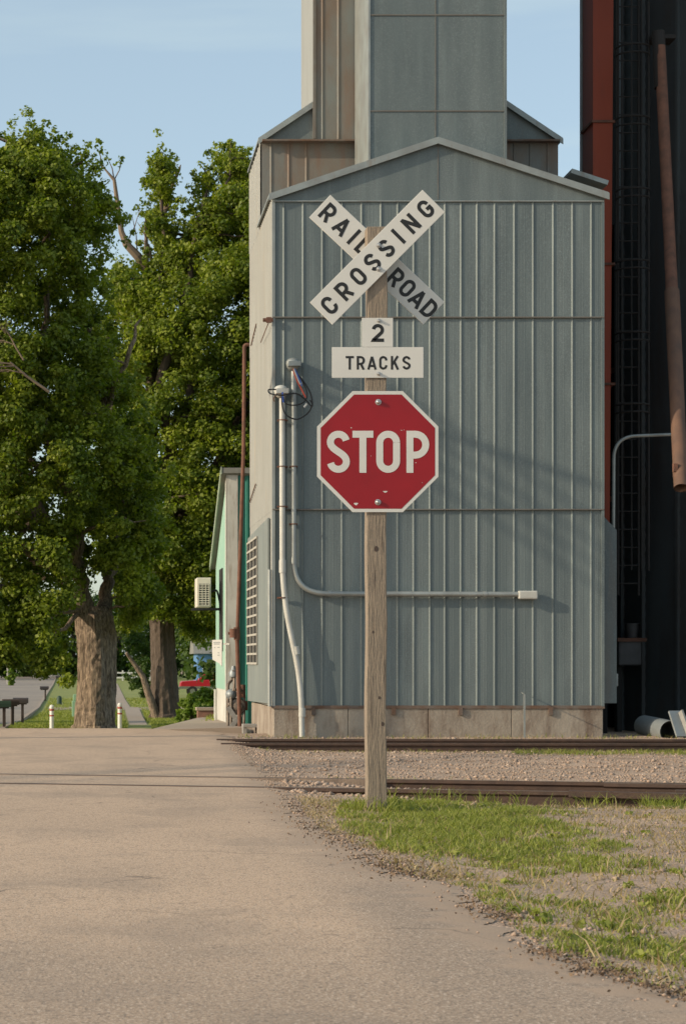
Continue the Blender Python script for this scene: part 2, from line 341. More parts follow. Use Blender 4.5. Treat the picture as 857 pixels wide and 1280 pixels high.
def noise2(x, y, s=1.0):
    return (math.sin(x * 3.1 * s + 1.3 * math.sin(y * 2.3 * s)) + math.sin(y * 4.7 * s + 1.7 * math.sin(x * 1.9 * s + 2)) + .5 * math.sin(x * 9.1 * s + y * 7.7 * s)) / 2.5
def axis(lo, hi, flo, fhi, step, g=1.18):
    a = []; v = flo
    while v < fhi: a.append(v); v += step
    a.append(fhi); st = step; v = fhi
    while v < hi: st *= g; v += st; a.append(v)
    st = step; v = flo; b = []
    while v > lo: st *= g; v -= st; b.append(v)
    return b[::-1] + a
def sheet(name, xs, ys, m, dz=0.0, rough=0.0, kind='structure', keep=None):
    V = []; idx = {}
    for j, y in enumerate(ys):
        for i, x in enumerate(xs):
            z = zg(x, y) + dz
            if rough and y < 34 and x > road_x(y): z += rough * noise2(x, y, 1.5) * ss(0, .5, x - road_x(y))
            idx[i, j] = len(V); V.append((x, y, z))
    Fq = [(idx[i, j], idx[i + 1, j], idx[i + 1, j + 1], idx[i, j + 1]) for j in range(len(ys) - 1) for i in range(len(xs) - 1)
          if keep is None or keep((xs[i] + xs[i + 1]) / 2, (ys[j] + ys[j + 1]) / 2)]
    o = np_mesh(name, V, Fq, m); o.data.polygons.foreach_set('use_smooth', [True] * len(o.data.polygons)); return tag(o, kind=kind)
xs = axis(-900, 900, -4, 13, .22); ys = axis(-60, 3500, 4, 48, .22, 1.1)
sheet('ground', xs, ys, M['ground'], -.012, .018)

def strip(name, rows, m, dz, nx=14):
    """a sheet given by rows (y, x_left, x_right) draped on the terrain"""
    V = []; Fq = []
    for y, xl, xr in rows:
        for i in range(nx + 1):
            x = xl + (xr - xl) * (i / nx); V.append((x, y, zg(x, y) + dz))
    n = nx + 1
    for j in range(len(rows) - 1):
        for i in range(nx): Fq.append((j * n + i, j * n + i + 1, (j + 1) * n + i + 1, (j + 1) * n + i))
    return tag(np_mesh(name, V, Fq, m), kind='structure')
rows = []; y = -40.0
while y < 36.0:
    e = road_x(y) if y > 5 else 12
    j = .10 * noise2(y * 1.3, y * .7, 2.2) + .05 * math.sin(y * 23) + .03 * rnd.uniform(-1, 1)
    rows.append((y, -14, e + (j * min(1, y / 18 + .3)))); y += .09 if y > 4 else 2
rows2 = []; y = 36.1
while y < 62: rows2.append((y, -22 - (y - 36) * .5, -.9 - (y - 36) * .10)); y += 1.0
def road_strip(rows):
    V = []; Fq = []; dust = []; us = [0, .3, .5, .65, .75, .82, .88, .92, .95, .975, .99, 1.0]; n = len(us)
    for y, xl, xr in rows:
        for u in us:
            x = xl + (xr - xl) * u; z = zg(min(x, road_x(y) - .02) if y < 34 else x, y) + .012
            if u == 1.0: z -= .02
            V.append((x, y, z)); dust.append((1 - ss(.0, .55, xr - x)) if y > 4 else 0)
    for j in range(len(rows) - 1):
        for i in range(n - 1): Fq.append((j * n + i, j * n + i + 1, (j + 1) * n + i + 1, (j + 1) * n + i))
    o = np_mesh('road', V, Fq, M['asphalt']); a = o.data.attributes.new('dust', 'FLOAT', 'POINT'); a.data.foreach_set('value', np.array(dust, dtype=np.float32)); return tag(o, kind='structure')
road_strip(rows + rows2)
# lawn beyond the crossing
ly = axis(35.2, 420, 36.4, 70, .5, 1.08); ly = [v for v in ly if v >= 36.4]
lx = axis(-120, 120, -8, 16, .5, 1.15)
def lawn_keep(x, y):
    if y < 52: return x > -1.1 - (y - 36) * .10 - .1 * math.sin(y) and not (x > 1.95 + .08 * (y - 36) and y < 50)
    return True
sheet('lawn', lx, ly, M['lawn'], .012, 0, keep=lawn_keep)
ZF = -1.5
def gx(px, py, z=ZF): return G(px, py, z)
# the street running away on the left (right kerb follows the photo's edge)
kerb = [(-9, 925), (3, 909), (22, 901), (46, 886), (52, 877), (58, 867), (65, 857), (70, 847), (75, 838.5), (76, 833)]
rw = []
for px, py in kerb:
    d = 2.2 if py > 905 else (2.4 if py > 895 else 2.6)
    D = d * F / (py - HY); xr = X(px, D); rw.append((D, xr - 13 - D * .02, xr))
strip('street', rw, M['street'], .03, 10)
mb = MB()                                                # kerb along the lawn
for (y0, a0, x0), (y1, a1, x1) in zip(rw, rw[1:]):
    mb.bar((x0 + .08, y0, zg(x0, y0) + .03), (x1 + .08, y1, zg(x1, y1) + .03), .16, .14)
tag(mb.build('kerb', M['walk']), kind='structure')
# the sidewalk under the trees
sw = [(165, 189, 915), (158, 178, 893), (156, 174, 886), (139, 163, 885), (138.5, 156, 874), (138, 151, 863), (137, 147, 855)]
rw = []
for a, b, py in sw:
    d = 2.2 if py > 905 else (2.5 if py > 888 else 2.6)
    D = d * F / (py - HY); rw.append((D, X(a, D), X(b, D)))
strip('sidewalk', rw, M['walk'], .045, 4)
D0 = 2.6 * F / (888 - HY); D1 = 2.6 * F / (884.5 - HY)
strip('cross_path', [(D0, X(60, D0), X(262, D0)), (D1, X(60, D1), X(262, D1))], M['walk'], .035, 20)
# concrete apron beside the green building
mb = MB(); mb.add([(1.0, 35.7, -.045), (2.65, 35.7, .0), (2.8, 47, -.10), (2.45, 47, -.13), (1.0, 35.7, -1.2), (2.65, 35.7, -1.2), (2.8, 47, -1.6), (2.45, 47, -1.6)],
                  [(0, 1, 2, 3), (0, 4, 5, 1), (1, 5, 6, 2), (2, 6, 7, 3), (3, 7, 4, 0), (4, 7, 6, 5)])
tag(mb.build('driveway', M['walk']), kind='structure')

# ------------------------------------------------------------------ railway tracks
def rail_mb(a, b, top):
    mb = MB(); a = Vector(a); b = Vector(b); d = (b - a).normalized(); nn = Vector((-d.y, d.x, 0))
    prof = [(-.035, 0), (.035, 0), (.037, -.03), (.012, -.045), (.010, -.125), (.07, -.145), (.07, -.155), (-.07, -.155), (-.07, -.145), (-.010, -.125), (-.012, -.045), (-.037, -.03)]
    vs = [e + nn * p[0] + Vector((0, 0, top + p[1])) for e in (a, b) for p in prof]; n = len(prof)
    mb.add(vs, [tuple(range(n)), tuple(range(2 * n - 1, n - 1, -1))] + [(i, i + n, (i + 1) % n + n, (i + 1) % n) for i in range(n)])
    for k, f in enumerate(mb.f):
        if k == 2: mb.m[k] = 1
    return mb
def track(label, base, d, nor, top, L0, L1, t0, t1):
    t = thing('railway_track', (base.x, base.y, 0), label, 'railway track', 'railway tracks crossing the road')
    for k in (0, 1.5):
        o = rail_mb(base + nor * k + d * L0, base + nor * k + d * L1, top).build('rail', [M['rail'], M['rail_top']], t)
    s = t0
    while s < t1:
        c = base + nor * .75 + d * s + Vector((0, 0, top - .17)); mb = MB()
        mt = Matrix.Translation(c) @ Matrix.Rotation(math.atan2(d.y, d.x), 4, 'Z')
        mb.box(-.11, .11, -1.15, 1.15, -.1, 0.0, mt); mb.build('tie', M['tie'], t, bevel=.01); s += .55
    return t
nt_ = track('rusty railway track right behind the wooden sign post, with switch rails', TB0, tdir, tnor, .018, -40, 42, .9, 9)
# switch / closure rails on the right half of the near track
for p0, p1, top in (((2.9, 1.18), (14, .62), .028), ((3.5, .30), (14, .48), .026)):
    a = TB0 + tdir * p0[0] + tnor * p0[1]; b = TB0 + tdir * p1[0] + tnor * p1[1]
    rail_mb(a, b, top).build('switch_rail', [M['rail'], M['rail_top']], nt_)
mb = MB(); a = TB0 + tdir * 3.55 + tnor * .06; mb.bar(a + Vector((-.9, .16, .0)), a + Vector((.2, -.16, -.01)), .09, .05); mb.build('switch_rod', M['rail'], nt_)
mb = MB(); a = TB0 + tdir * 5.0 + tnor * 1.43; mb.box(-.5, .5, -.03, .0, -.10, -.01, Matrix.Translation(a) @ Matrix.Rotation(TA, 4, 'Z'))
mb.build('joint_bar', M['rust'], nt_)
FA = R(-1.3); fd = Vector((math.cos(FA), math.sin(FA), 0)); fn = Vector((-fd.y, fd.x, 0))
track('rusty railway track close along the grain elevator wall', Vector((2.0, 28.05, 0)), fd, fn, .03, -.25, 42, .4, 9)
# grimy flangeways where the near track crosses the asphalt
for k, (o0, o1) in enumerate(((.04, .09), (1.41, 1.46))):
    a = TB0 - tdir * 16 + tnor * o0; b = TB0 + tdir * .9 + tnor * o0; c = TB0 + tdir * .9 + tnor * o1; d = TB0 - tdir * 16 + tnor * o1
    mb = MB(); mb.add([(q.x, q.y, .0165) for q in (a, b, c, d)] + [(q.x, q.y, -.05) for q in (a, b, c, d)], [(0, 1, 2, 3), (4, 7, 6, 5), (0, 4, 5, 1), (1, 5, 6, 2), (2, 6, 7, 3), (3, 7, 4, 0)])
    tag(mb.build('flangeway', M['flange']), kind='structure')

# ------------------------------------------------------------------ grain elevator
XL, XR, YF = 2.774, 7.72, 32.0
E = thing('grain_elevator', (5.2, 34.0, 0), 'tall grain elevator clad in ribbed grey galvanized sheet with a narrow head tower', 'grain elevator')
ribs = [X(p, YF) for p in (355, 379, 403, 427.6, 452, 476, 497, 517, 537.4, 556, 576, 596, 618, 642.5, 666, 691, 715, 738.5)]
zs0, zs1, zs2, ze, zp = .43, Z(637, YF), Z(397, YF), Z(252, YF), Z(177, YF)
def ribbed_front(mb, x0, x1, y, z0, z1, ribs, h=.013, wd=.013, minor=True):
    """one wall sheet facing -Y: flat pans with slight oil-canning, narrow upstanding ribs"""
    nz_ = max(1, int((z1 - z0) / .35)); xsx = [x0]; off = [0.0]
    rr = [r for r in ribs if x0 + .04 < r < x1 - .04]
    prev = x0
    for r in rr + [x1]:
        wpan = r - prev
        if minor and wpan > .15:
            for t in (.3, .55):
                q = prev + wpan * t; xsx += [q - .012, q, q + .012]; off += [0, -.0012 if t == .55 else .0012, 0]
        if r != x1: xsx += [r - .024, r - .005, r + .004, r + .012]; off += [0, -h, -h, 0]
        prev = r
    xsx.append(x1); off.append(0)
    vs = []; n = len(xsx)
    for j in range(nz_ + 1):
        z = z0 + (z1 - z0) * j / nz_
        for x, o in zip(xsx, off):
            w_ = .0025 * math.sin(x * 7.3 + z * 2.1) * math.sin(z * 1.7 + x * 3) if 0 < j < nz_ else 0
            vs.append((x, y + o + w_, z))
    mb.add(vs, [(j * n + i, j * n + i + 1, (j + 1) * n + i + 1, (j + 1) * n + i) for j in range(nz_) for i in range(n - 1)])
for za, zb in ((zs0, zs1), (zs1, zs2), (zs2, ze)):
    mb = MB(); ribbed_front(mb, XL, XR, YF - (.006 if za == zs1 else (.012 if za == zs2 else 0)), za, zb + .01, ribs); mb.build('front_wall', M['steel'], E)
# thickness / right and rear walls of the lower house
mb = MB(); mb.box(XL + .03, XR - .0, YF + .03, 36.4, zs0, ze - .05); mb.build('house_wall', M['steel_dark'], E)
# gable face
xp = X(546, YF)
mb = MB(); mb.prism([(XL + .0, ze + .012), (XR + .02, ze + .012), (XR + .02, ze + .1), (xp, zp), (XL, ze + .1)], YF - .02, YF + .06); mb.build('gable_wall', M['steel'], E)
mb = MB(); mb.box(xp + .005, xp + .017, YF - .026, YF - .02, ze + .03, zp - .06); mb.build('gable_seam', M['seam'], E)
# roof planes and rake trims
def slope(mb, x0, z0, x1, z1, y0, y1, th):
    mb.prism([(x0, z0), (x1, z1), (x1, z1 + th), (x0, z0 + th)], y0, y1)
mb = MB(); slope(mb, XL - .06, ze + .07, xp, zp + .01, YF - .08, 34.3, .035); slope(mb, XR + .07, ze + .09, xp, zp + .01, YF - .08, 34.3, .035); mb.build('roof', M['trim'], E)
mb = MB(); slope(mb, XL - .065, ze - .0, xp, zp - .05, YF - .10, YF - .07, .10); slope(mb, XR + .075, ze + .01, xp, zp - .05, YF - .101, YF - .071, .10); mb.build('rake_trim', M['trim'], E, split=True)
for z, nm in ((zs1, 0), (zs2, 0), (ze, 0)):
    mb = MB(); mb.box(XL - .01, XR + .01, YF - .045, YF - .0, z - .010, z + .010)
    mb.build('seam_strip', M['seam'] if z != ze else M['trim'], E, bevel=.004)
mb = MB(); mb.box(XL - .02, XR + .02, YF - .03, YF + .005, zs0 - .035, zs0 + .012); mb.build('base_flashing', M['flash'], E)
mb = MB(); mb.box(XR - .03, XR + .014, YF - .034, YF + .02, zs0, ze); mb.build('corner_trim', M['steel'], E)
mb = MB(); mb.box(XL - .012, XL + .03, YF - .032, YF + .02, zs0, ze); mb.build('corner_trim', M['trim'], E)
# foundation with block joints
mb = MB(); fx = [XL + .01, 3.9, 5.1, 6.35, XR]
for a, b in zip(fx, fx[1:]): mb.box(a + .003, b - .003, YF - .012, YF + .3, -.3, zs0 - .02)
mb.box(XL + .01, XR, YF + .3, 36.3, -.3, zs0 - .02); mb.build('foundation', M['concrete'], E, bevel=.008)
for q, hgt in ((3.35, .3), (5.55, .28), (6.9, .3), (4.55, .22)):                       # rusty brackets on the foundation
    mb = MB(); mb.box(q, q + .06, YF - .05, YF - .014, .30, .41); mb.build('bracket', M['flash'], E)
# left wall: ribbed sheet facing -X
mb = MB(); yy = YF; zz0, zz1 = zs0, ze + .05; pts = [(YF, 0)]
while yy < 36.3:
    pts += [(yy + .07, 0), (yy + .077, -.012), (yy + .092, -.012), (yy + .099, 0)]; yy += .17
pts.append((36.4, 0)); n = len(pts)
for z0, z1, o in ((zs0, zs1, 0), (zs1, zs2, -.004), (zs2, ze + .05, -.008)):
    mb.add([(XL + o + q[1], q[0], z) for z in (z0, z1) for q in pts], [(i, i + 1, i + 1 + n, i + n) for i in range(n - 1)])
mb.build('side_wall', M['steel_sunlit'], E)
# sheet-metal hood and vent louvre on the left wall
mb = MB(); mb.prismx([(32.35, zs0 + .03), (36.38, zs0 + .0), (36.38, 3.2), (34.1, 3.25), (32.35, 3.28)], XL - .05, XL - .015); mb.build('vent_panel', M['panel'], E, bevel=.006)
mb = MB(); lz0, lz1, ly0, ly1 = 1.07, 3.10, 34.25, 36.3
V_ = MB(); V_.box(XL - .058, XL - .052, ly0, ly1, lz0, lz1); vent = V_.build('vent_louvre', M['dark'], E)  # flat dark sheet painted in place of the shaded louvre openings
rws = 13
for k in range(rws + 1):
    z = lz0 + (lz1 - lz0) * k / rws; mb.box(XL - .074, XL - .059, ly0 - .04, ly1 + .04, z - .017, z + .017)
for q in (ly0, ly0 + (ly1 - ly0) / 3, ly0 + 2 * (ly1 - ly0) / 3, ly1): mb.box(XL - .070, XL - .0595, q - .022, q + .022, lz0, lz1)
mb.build('vent_slats', M['slat'], vent)
# conduits
def clampm(x, y, z, parent, wd=.16):
    mb = MB(); mb.box(x - wd / 2, x + wd / 2, y + .045, y + .075, z - .014, z + .014); mb.tube([(x + .052 * math.cos(a), y + .052 * math.sin(a), z) for a in [math.pi * 2 * i / 12 for i in range(13)]], .008, 6)
    mb.build('clamp', M['rust'], parent)
yc = YF - .12
p = bend([P(352.5, 484, yc), P(353, 742, yc), P(376, 852, yc), P(377.5, 921, yc)], .55, 10)
mb = MB(); mb.tube(p, .042, 14); cnd = mb.build('conduit', M['conduit'], E, smooth=True); cnd['label'] = 'white plastic conduit with an S-bend down to the ground'
mb = MB(); mb.cyl(P(353, 700, yc), P(353, 716, yc), .051); mb.cyl(P(369.5, 808, yc), P(371.2, 818, yc), .051); mb.cyl(P(377.5, 885, yc), P(377.5, 896, yc), .052); mb.build('coupling', M['conduit'], cnd, smooth=True, split=True)
yc2 = YF - .09
p = bend([P(367, 456, yc2), P(367, 742, yc2), P(650, 743, yc2)], .5, 12)
mb = MB(); mb.tube(p, .040, 14); cnd2 = mb.build('conduit', M['conduit_grey'], E, smooth=True); cnd2['label'] = 'grey conduit turning a right angle along the wall'
mb = MB(); mb.cyl(P(367, 697, yc2), P(367, 705, yc2), .048); mb.cyl(P(410, 742, yc2), P(414, 742, yc2), .047); mb.cyl(P(604, 743, yc2), P(608, 743, yc2), .047); mb.build('coupling', M['conduit_grey'], cnd2, smooth=True, split=True)
a = P(647, 738.5, yc2); b = P(671, 749, yc2); mb = MB(); mb.box(a.x, b.x, YF - .15, YF - .03, b.z, a.z); mb.build('junction_box', M['conduit'], cnd2, bevel=.02)
for z in (525, 583, 633, 747): clampm(X(353.5, yc) , yc, Z(z, yc), cnd)
for z in (583, 655): clampm(X(367, yc2), yc2, Z(z, yc2), cnd2, .12)
def weatherhead(c, parent, m):
    c = Vector(c); mb = MB(); mb.lathe([(.045, -.10), (.085, -.06), (.105, 0), (.10, .04), (.07, .075), (.02, .09)], c, 16); mb.box(c.x - .08, c.x + .1, c.y - .19, c.y - .03, c.z - .05, c.z + .02)
    return mb.build('weatherhead', m, parent, smooth=True)
wh2 = weatherhead(P(351, 489, yc), cnd, M['conduit']); wh1 = weatherhead(P(366, 455, yc2), cnd2, M['conduit_grey'])
def cable(pix, m, r, parent, nm='cable'):
    mb = MB(); pts = [P(a, b, d) for a, b, d in pix]; out = []
    for i in range(len(pts) - 1):                               # Catmull-Rom
        p0, p1, p2, p3 = pts[max(0, i - 1)], pts[i], pts[i + 1], pts[min(len(pts) - 1, i + 2)]
        for j in range(8):
            t = j / 8; out.append(.5 * ((2 * p1) + (p2 - p0) * t + (2 * p0 - 5 * p1 + 4 * p2 - p3) * t * t + (3 * p1 - p0 - 3 * p2 + p3) * t ** 3))
    out.append(pts[-1]); mb.tube(out, r, 7); return mb.build(nm, m, parent, smooth=True)
cy = YF - .3
cable([(365, 462, cy), (378, 475, cy), (388, 492, cy), (390, 508, cy), (382, 500, cy), (370, 492, cy - .1), (352, 494, cy - .2), (338, 492, cy - .1), (336, 487, cy), (347, 487, cy + .05)], M['black'], .011, cnd2)
cable([(352, 492, cy + .05), (353, 508, cy), (358, 519, cy - .05), (371, 524, cy), (384, 517, cy + .03), (390, 506, cy), (387, 500, cy)], M['black'], .011, cnd)
cable([(354, 496, cy), (358, 505, cy), (372, 506, cy), (382, 500, cy), (383, 488, cy), (374, 470, cy)], M['black'], .010, cnd)
cable([(366, 461, cy), (371, 475, cy), (378, 489, cy), (382, 497, cy)], M['redcable'], .012, cnd2)
cable([(368, 461, cy - .03), (374, 474, cy - .03), (377, 482, cy - .03)], M['bluecable'], .012, cnd2)
cable([(367, 461, cy - .05), (374, 478, cy - .05), (376, 480, cy - .05)], M['conduit'], .010, cnd2)
cable([(353, 490, cy - .05), (353.5, 498, cy - .05), (354, 503, cy - .05)], M['bluecable'], .012, cnd)
cable([(346, 492, cy), (342, 498, cy), (343, 502, cy)], M['spout'], .010, cnd)
mb = MB(); c = P(380, 509, cy - .02); mb.cyl(c, c + Vector((.04, 0, .05)), .016, 8); mb.build('cable_connector', M['white'], cnd)
# insulator and cut service wires on the corner
mb = MB(); c = P(337, 400, YF - .06); mb.box(c.x - .05, c.x + .03, c.y - .03, c.y + .03, c.z - .04, c.z + .04)
mb.cyl(c + Vector((-.1, 0, 0)), c + Vector((.05, 0, 0)), .03, 10); mb.build('insulator', M['rust'], E)
cable([(336, 402, YF - .06), (331, 415, YF + .6), (326, 428, YF + 1.6)], M['rust'], .007, E, 'cut_wire')
mb = MB(); mb.tube([(XL - .03, 34.8, Z(405, 34.8)), (XL - .03, 35.9, Z(432, 35.9))], .009, 6); mb.tube([(XL - .03, 34.9, Z(605, 34.9)), (XL - .03, 36.2, Z(628, 36.2))], .009, 6); mb.build('cut_wire', M['rust'], E, split=True)
mb = MB(); mb.tube([(XL - .05, YF - .02, zs0), (XL - .05, YF - .02, Z(712, YF))], .028, 10); mb.build('downspout', M['conduit_grey'], E, smooth=True)
# extra sheet beside the right corner
mb = MB(); a, b = XR + .02, X(764, 32.6); mb.prism([(a, zs0 + .04), (b, zs0 + .04), (b, Z(664, 32.6)), (a + .06, Z(647, 32.6)), (a, Z(647, 32.6))], 32.3, 32.36); mb.build('side_flap', M['steel_dark'], E)
# ---- rear wing (wider gable), high block and head tower
YW = 34.2; wx0, wx1 = XL + .012, X(697, YW); we = Z(178, YW); wc = (wx0 + wx1) / 2; wz = Z(52, YW)
bx0, bx1 = X(392, YW - .14), 6.58
wribs = [X(p, YW) for p in (339, 361, 383)] + [X(p, YW) for p in (642, 662, 684)]
mb = MB(); ribbed_front(mb, wx0, wx1, YW, ze - .9, we, wribs, minor=False); mb.build('wing_wall', M['steel_rusty'], E)
sl_ = (wz - we) / (wc - wx0)
mb = MB(); mb.prism([(wx0, we), (wx1, we), (wx1, we + .03), (wc, wz), (wx0, we + .03)], YW - .01, YW + .05); mb.build('wing_gable', M['steel_dark'], E)
mb = MB(); mb.box(wx0, wx1, YW - .165, YW - .001, we - .012, we + .014); mb.build('wing_seam', M['flash'], E)
mb = MB(); slope(mb, wx0 - .06, we + .02, wc, wz + .03, YW - .08, 36.45, .035); slope(mb, wx1 + .06, we + .02, wc, wz + .03, YW - .08, 36.45, .035); mb.build('wing_roof', M['trim'], E)
mb = MB(); slope(mb, wx0 - .062, we - .05, wc, wz - .04, YW - .10, YW - .075, .085); slope(mb, wx1 + .062, we - .05, wc, wz - .04, YW - .101, YW - .076, .085); mb.build('wing_rake_trim', M['trim'], E, split=True)
mb = MB(); pts = [(YW, 0)]; yy = YW
while yy < 36.3: pts += [(yy + .07, 0), (yy + .077, -.012), (yy + .092, -.012), (yy + .099, 0)]; yy += .3
pts.append((36.4, 0)); n = len(pts)
mb.add([(XL - .012 + q[1], q[0], z) for z in (ze + .05, we) for q in pts], [(i, i + 1, i + 1 + n, i + n) for i in range(n - 1)])
mb.box(XL + .01, wx1 - .0, YW + .05, 36.4, ze - .1, we); mb.build('wing_side_wall', M['steel_sunlit'], E)
# high block: left face lit, ribbed front
HT = 19.0
bribs = [X(p, YW - .14) for p in (403, 423, 446, 470, 500, 530, 560)]
mb = MB(); ribbed_front(mb, bx0, bx1, YW - .14, we + .02, HT, bribs, minor=False); mb.build('block_front', M['steel_rusty'], E)
mb = MB(); mb.box(bx0 + .005, bx1, YW - .135, 36.1, we + .02, HT); mb.build('block_side', M['steel_sunlit'], E)
mb = MB(); mb.box(bx0 - .012, bx0 + .03, YW - .17, YW - .12, we + .02, HT); mb.build('block_corner', M['seam'], E)
mb = MB(); mb.prism([(bx0 - .1, HT), (bx1 + .1, HT), ((bx0 + bx1) / 2, HT + .8)], YW - .1, 46.1); mb.build('block_roof', M['trim'], E)
mb = MB(); mb.box(4.95, 6.85, 36.42, 46, -.2, HT - .01); mb.build('rear_shade_block', M['steel_dark'], E)  # unseen block added to keep sun off the gap at right
# head tower
YT = 32.35; tx0, tx1, ty0, ty1, TT = X(461, YT), X(631, YT), YT, 34.02, 22.0
mb = MB(); mb.box(tx0, tx1, ty0, ty1, ze + .3, TT); mb.build('tower_wall', M['steel'], E)
tside = MB(); tside.box(tx0 - .006, tx0 - .001, ty0, ty1 + .0, ze + .3, TT); tside.build('tower_lit_side', M['trim'], E)  # paler sheet puts the left face's sunlight into the colour
txm = X(544, YT)
mb = MB()
for py in (19, 139, -100, -220, -340): mb.box(tx0, tx1, ty0 - .014, ty0 - .001, Z(py, YT) - .008, Z(py, YT) + .010)
mb.box(txm - .005, txm + .005, ty0 - .012, ty0 - .0005, ze + .4, TT); mb.build('tower_seam', M['seam'], E, split=True)
mb = MB(); mb.box(tx1 - .02, tx1 + .02, ty0 - .02, ty1, ze + .3, TT); mb.build('tower_corner', M['steel_dark'], E)
mb = MB(); mb.box(tx0 - .012, tx0 + .018, ty0 - .018, ty0 + .01, ze + .3, TT); mb.build('tower_corner', M['trim'], E)
mb = MB(); mb.prism([(tx0 - .1, TT), (tx1 + .1, TT), ((tx0 + tx1) / 2, TT + .7)], ty0 - .1, ty1 + .1); mb.build('tower_roof', M['trim'], E)
# small lean-to roof edge on the right
mb = MB(); mb.bar((X(703, 33.8), 33.8, Z(224, 33.8)), (X(748, 33.8), 33.8, Z(239, 33.8)), 1.2, .07); mb.build('side_roof', M['trim'], E)

# ------------------------------------------------------------------ crossing sign
DS = 16.0; sx = X(471.5, DS)
S = thing('railroad_crossing_sign', (sx, DS + .07, -.02), 'railroad crossing crossbuck, 2 tracks plate and red stop sign on one wooden post', 'crossing sign')
hw = .0735; topz = Z(283, DS); mb = MB()
segs = 26; vs = []
for i in range(segs + 1):
    z = -.15 + (topz + .15) * i / segs; dx = .004 * math.sin(i * .9) - .006 * (1 - i / segs); g_ = .002 * math.sin(i * 2.3)
    for a, b in ((-hw - g_, 0), (hw + g_, 0), (hw, .14), (-hw, .14)): vs.append((sx + a + dx, DS + b, z))
mb.add(vs, [(i * 4 + j, i * 4 + (j + 1) % 4, (i + 1) * 4 + (j + 1) % 4, (i + 1) * 4 + j) for i in range(segs) for j in range(4)] + [(3, 2, 1, 0), tuple(segs * 4 + j for j in range(4))])
post = mb.build('post', M['wood'], S, bevel=.006)
for kx, kz, kr in ((470, 686, .016), (478, 905, .012), (466, 790, .008), (474, 872, .009)):
    q = P(kx, kz, DS); mb = MB(); mb.add([(q.x + kr * math.cos(R(a)) * (1 + .2 * math.sin(a)), DS - .0022, q.z + kr * 1.35 * math.sin(R(a))) for a in range(0, 360, 30)] , [tuple(range(12))]); mb.build('knot', M['mailpost'], post)
for kx, k0, k1 in ((468, 700, 742), (477, 655, 700), (480, 800, 880), (464, 850, 930), (474, 945, 1000)):
    a = P(kx, k0, DS); b = P(kx + 1.2, k1, DS); mb = MB(); mb.add([(a.x, DS - .002, a.z), (a.x + .003, DS - .002, (a.z + b.z) / 2), (b.x, DS - .002, b.z), (a.x - .001, DS - .002, (a.z + b.z) / 2)], [(0, 1, 2, 3)]); mb.build('drying_crack', M['mailpost'], post)

def arc(cx, cy, rx, ry, a0, a1, n=14): return [(cx + rx * math.cos(R(a0 + (a1 - a0) * i / n)), cy + ry * math.sin(R(a0 + (a1 - a0) * i / n))) for i in range(n + 1)]
def glyph(ch, W, wt):
    l, r, b, t = wt / 2, W - wt / 2, wt / 2, 1 - wt / 2; m = .5; rx = W / 2 - l
    if ch == 'T': return [[(0, t), (W, t)], [(W / 2, t), (W / 2, 0)]]
    if ch == 'I': return [[(W / 2, 0), (W / 2, 1)]]
    if ch == 'L': return [[(l, 1), (l, b), (W, b)]]
    if ch in 'OCG':
        cy1, cy0 = t - rx, b + rx
        if ch == 'O': return [arc(W / 2, cy1, rx, rx, 0, 180) + arc(W / 2, cy0, rx, rx, 180, 360) + [(r, cy1)]]
        if ch == 'C': return [[(r, cy1 - .03)] + arc(W / 2, cy1, rx, rx, 12, 180) + arc(W / 2, cy0, rx, rx, 180, 348) + [(r, cy0 + .03)]]
        return [[(r, cy1 - .03)] + arc(W / 2, cy1, rx, rx, 12, 180) + arc(W / 2, cy0, rx, rx, 180, 350) + [(r, m - wt * .3), (W * .52, m - wt * .3)]]
    if ch == 'S':
        ru = (t - m) / 2
        k1 = arc(W / 2, t - rx * .98, rx, rx * .98, 12, 180, 12); k2 = arc(W / 2, b + rx * .98, rx, rx * .98, 0, -168, 12)
        q0 = Vector((l, t - rx * .98)); q1 = Vector((r, b + rx * .98))
        c0 = Vector((l, m + .10)); c1 = Vector((r, m - .10)); mid = []
        A0, B0, B1, A1 = q0, Vector((l, m + .02)), Vector((r, m - .02)), q1
        for i in range(1, 14):
            u = i / 14; p_ = A0 * (1 - u) ** 3 + B0 * 3 * u * (1 - u) ** 2 + B1 * 3 * u * u * (1 - u) + A1 * u ** 3; mid.append((p_.x, p_.y))
        return [k1 + mid + k2]
    if ch in 'PR':
        mm = .42; rb = (t - mm) / 2; o = [[(l, 0), (l, 1)], [(l, t), (r - rb, t)] + arc(r - rb, mm + rb, rb, rb, 90, -90)[1:-1] + [(r - rb, mm), (l, mm)]]
        if ch == 'R': o.append([(W * .50, mm), (r - .01, 0)])
        return o
    if ch == 'A': return [[(l * .9, 0), (W / 2, 1 - wt * .3)], [(W / 2, 1 - wt * .3), (W - l * .9, 0)], [(W * .2, .27), (W * .8, .27)]]
    if ch == 'D': rr = min(rx * 1.2, .35); return [[(l, 0), (l, 1)], [(l, t), (r - rr, t)] + arc(r - rr, t - rr, rr, rr, 90, 0)[1:] + arc(r - rr, b + rr, rr, rr, 0, -90) + [(l, b)]]
    if ch == 'N': return [[(l, 0), (l, 1)], [(l, .97), (r, .03)], [(r, 0), (r, 1)]]
    if ch == 'K': return [[(l, 0), (l, 1)], [(l, .33), (r - .01, 1)], [(W * .42, .58), (r, 0)]]
    if ch == '2': return [arc(W / 2, t - rx, rx, rx, 170, -40, 16) + [(l + .01, b + .02), (l, b), (W, b)]]
    return []
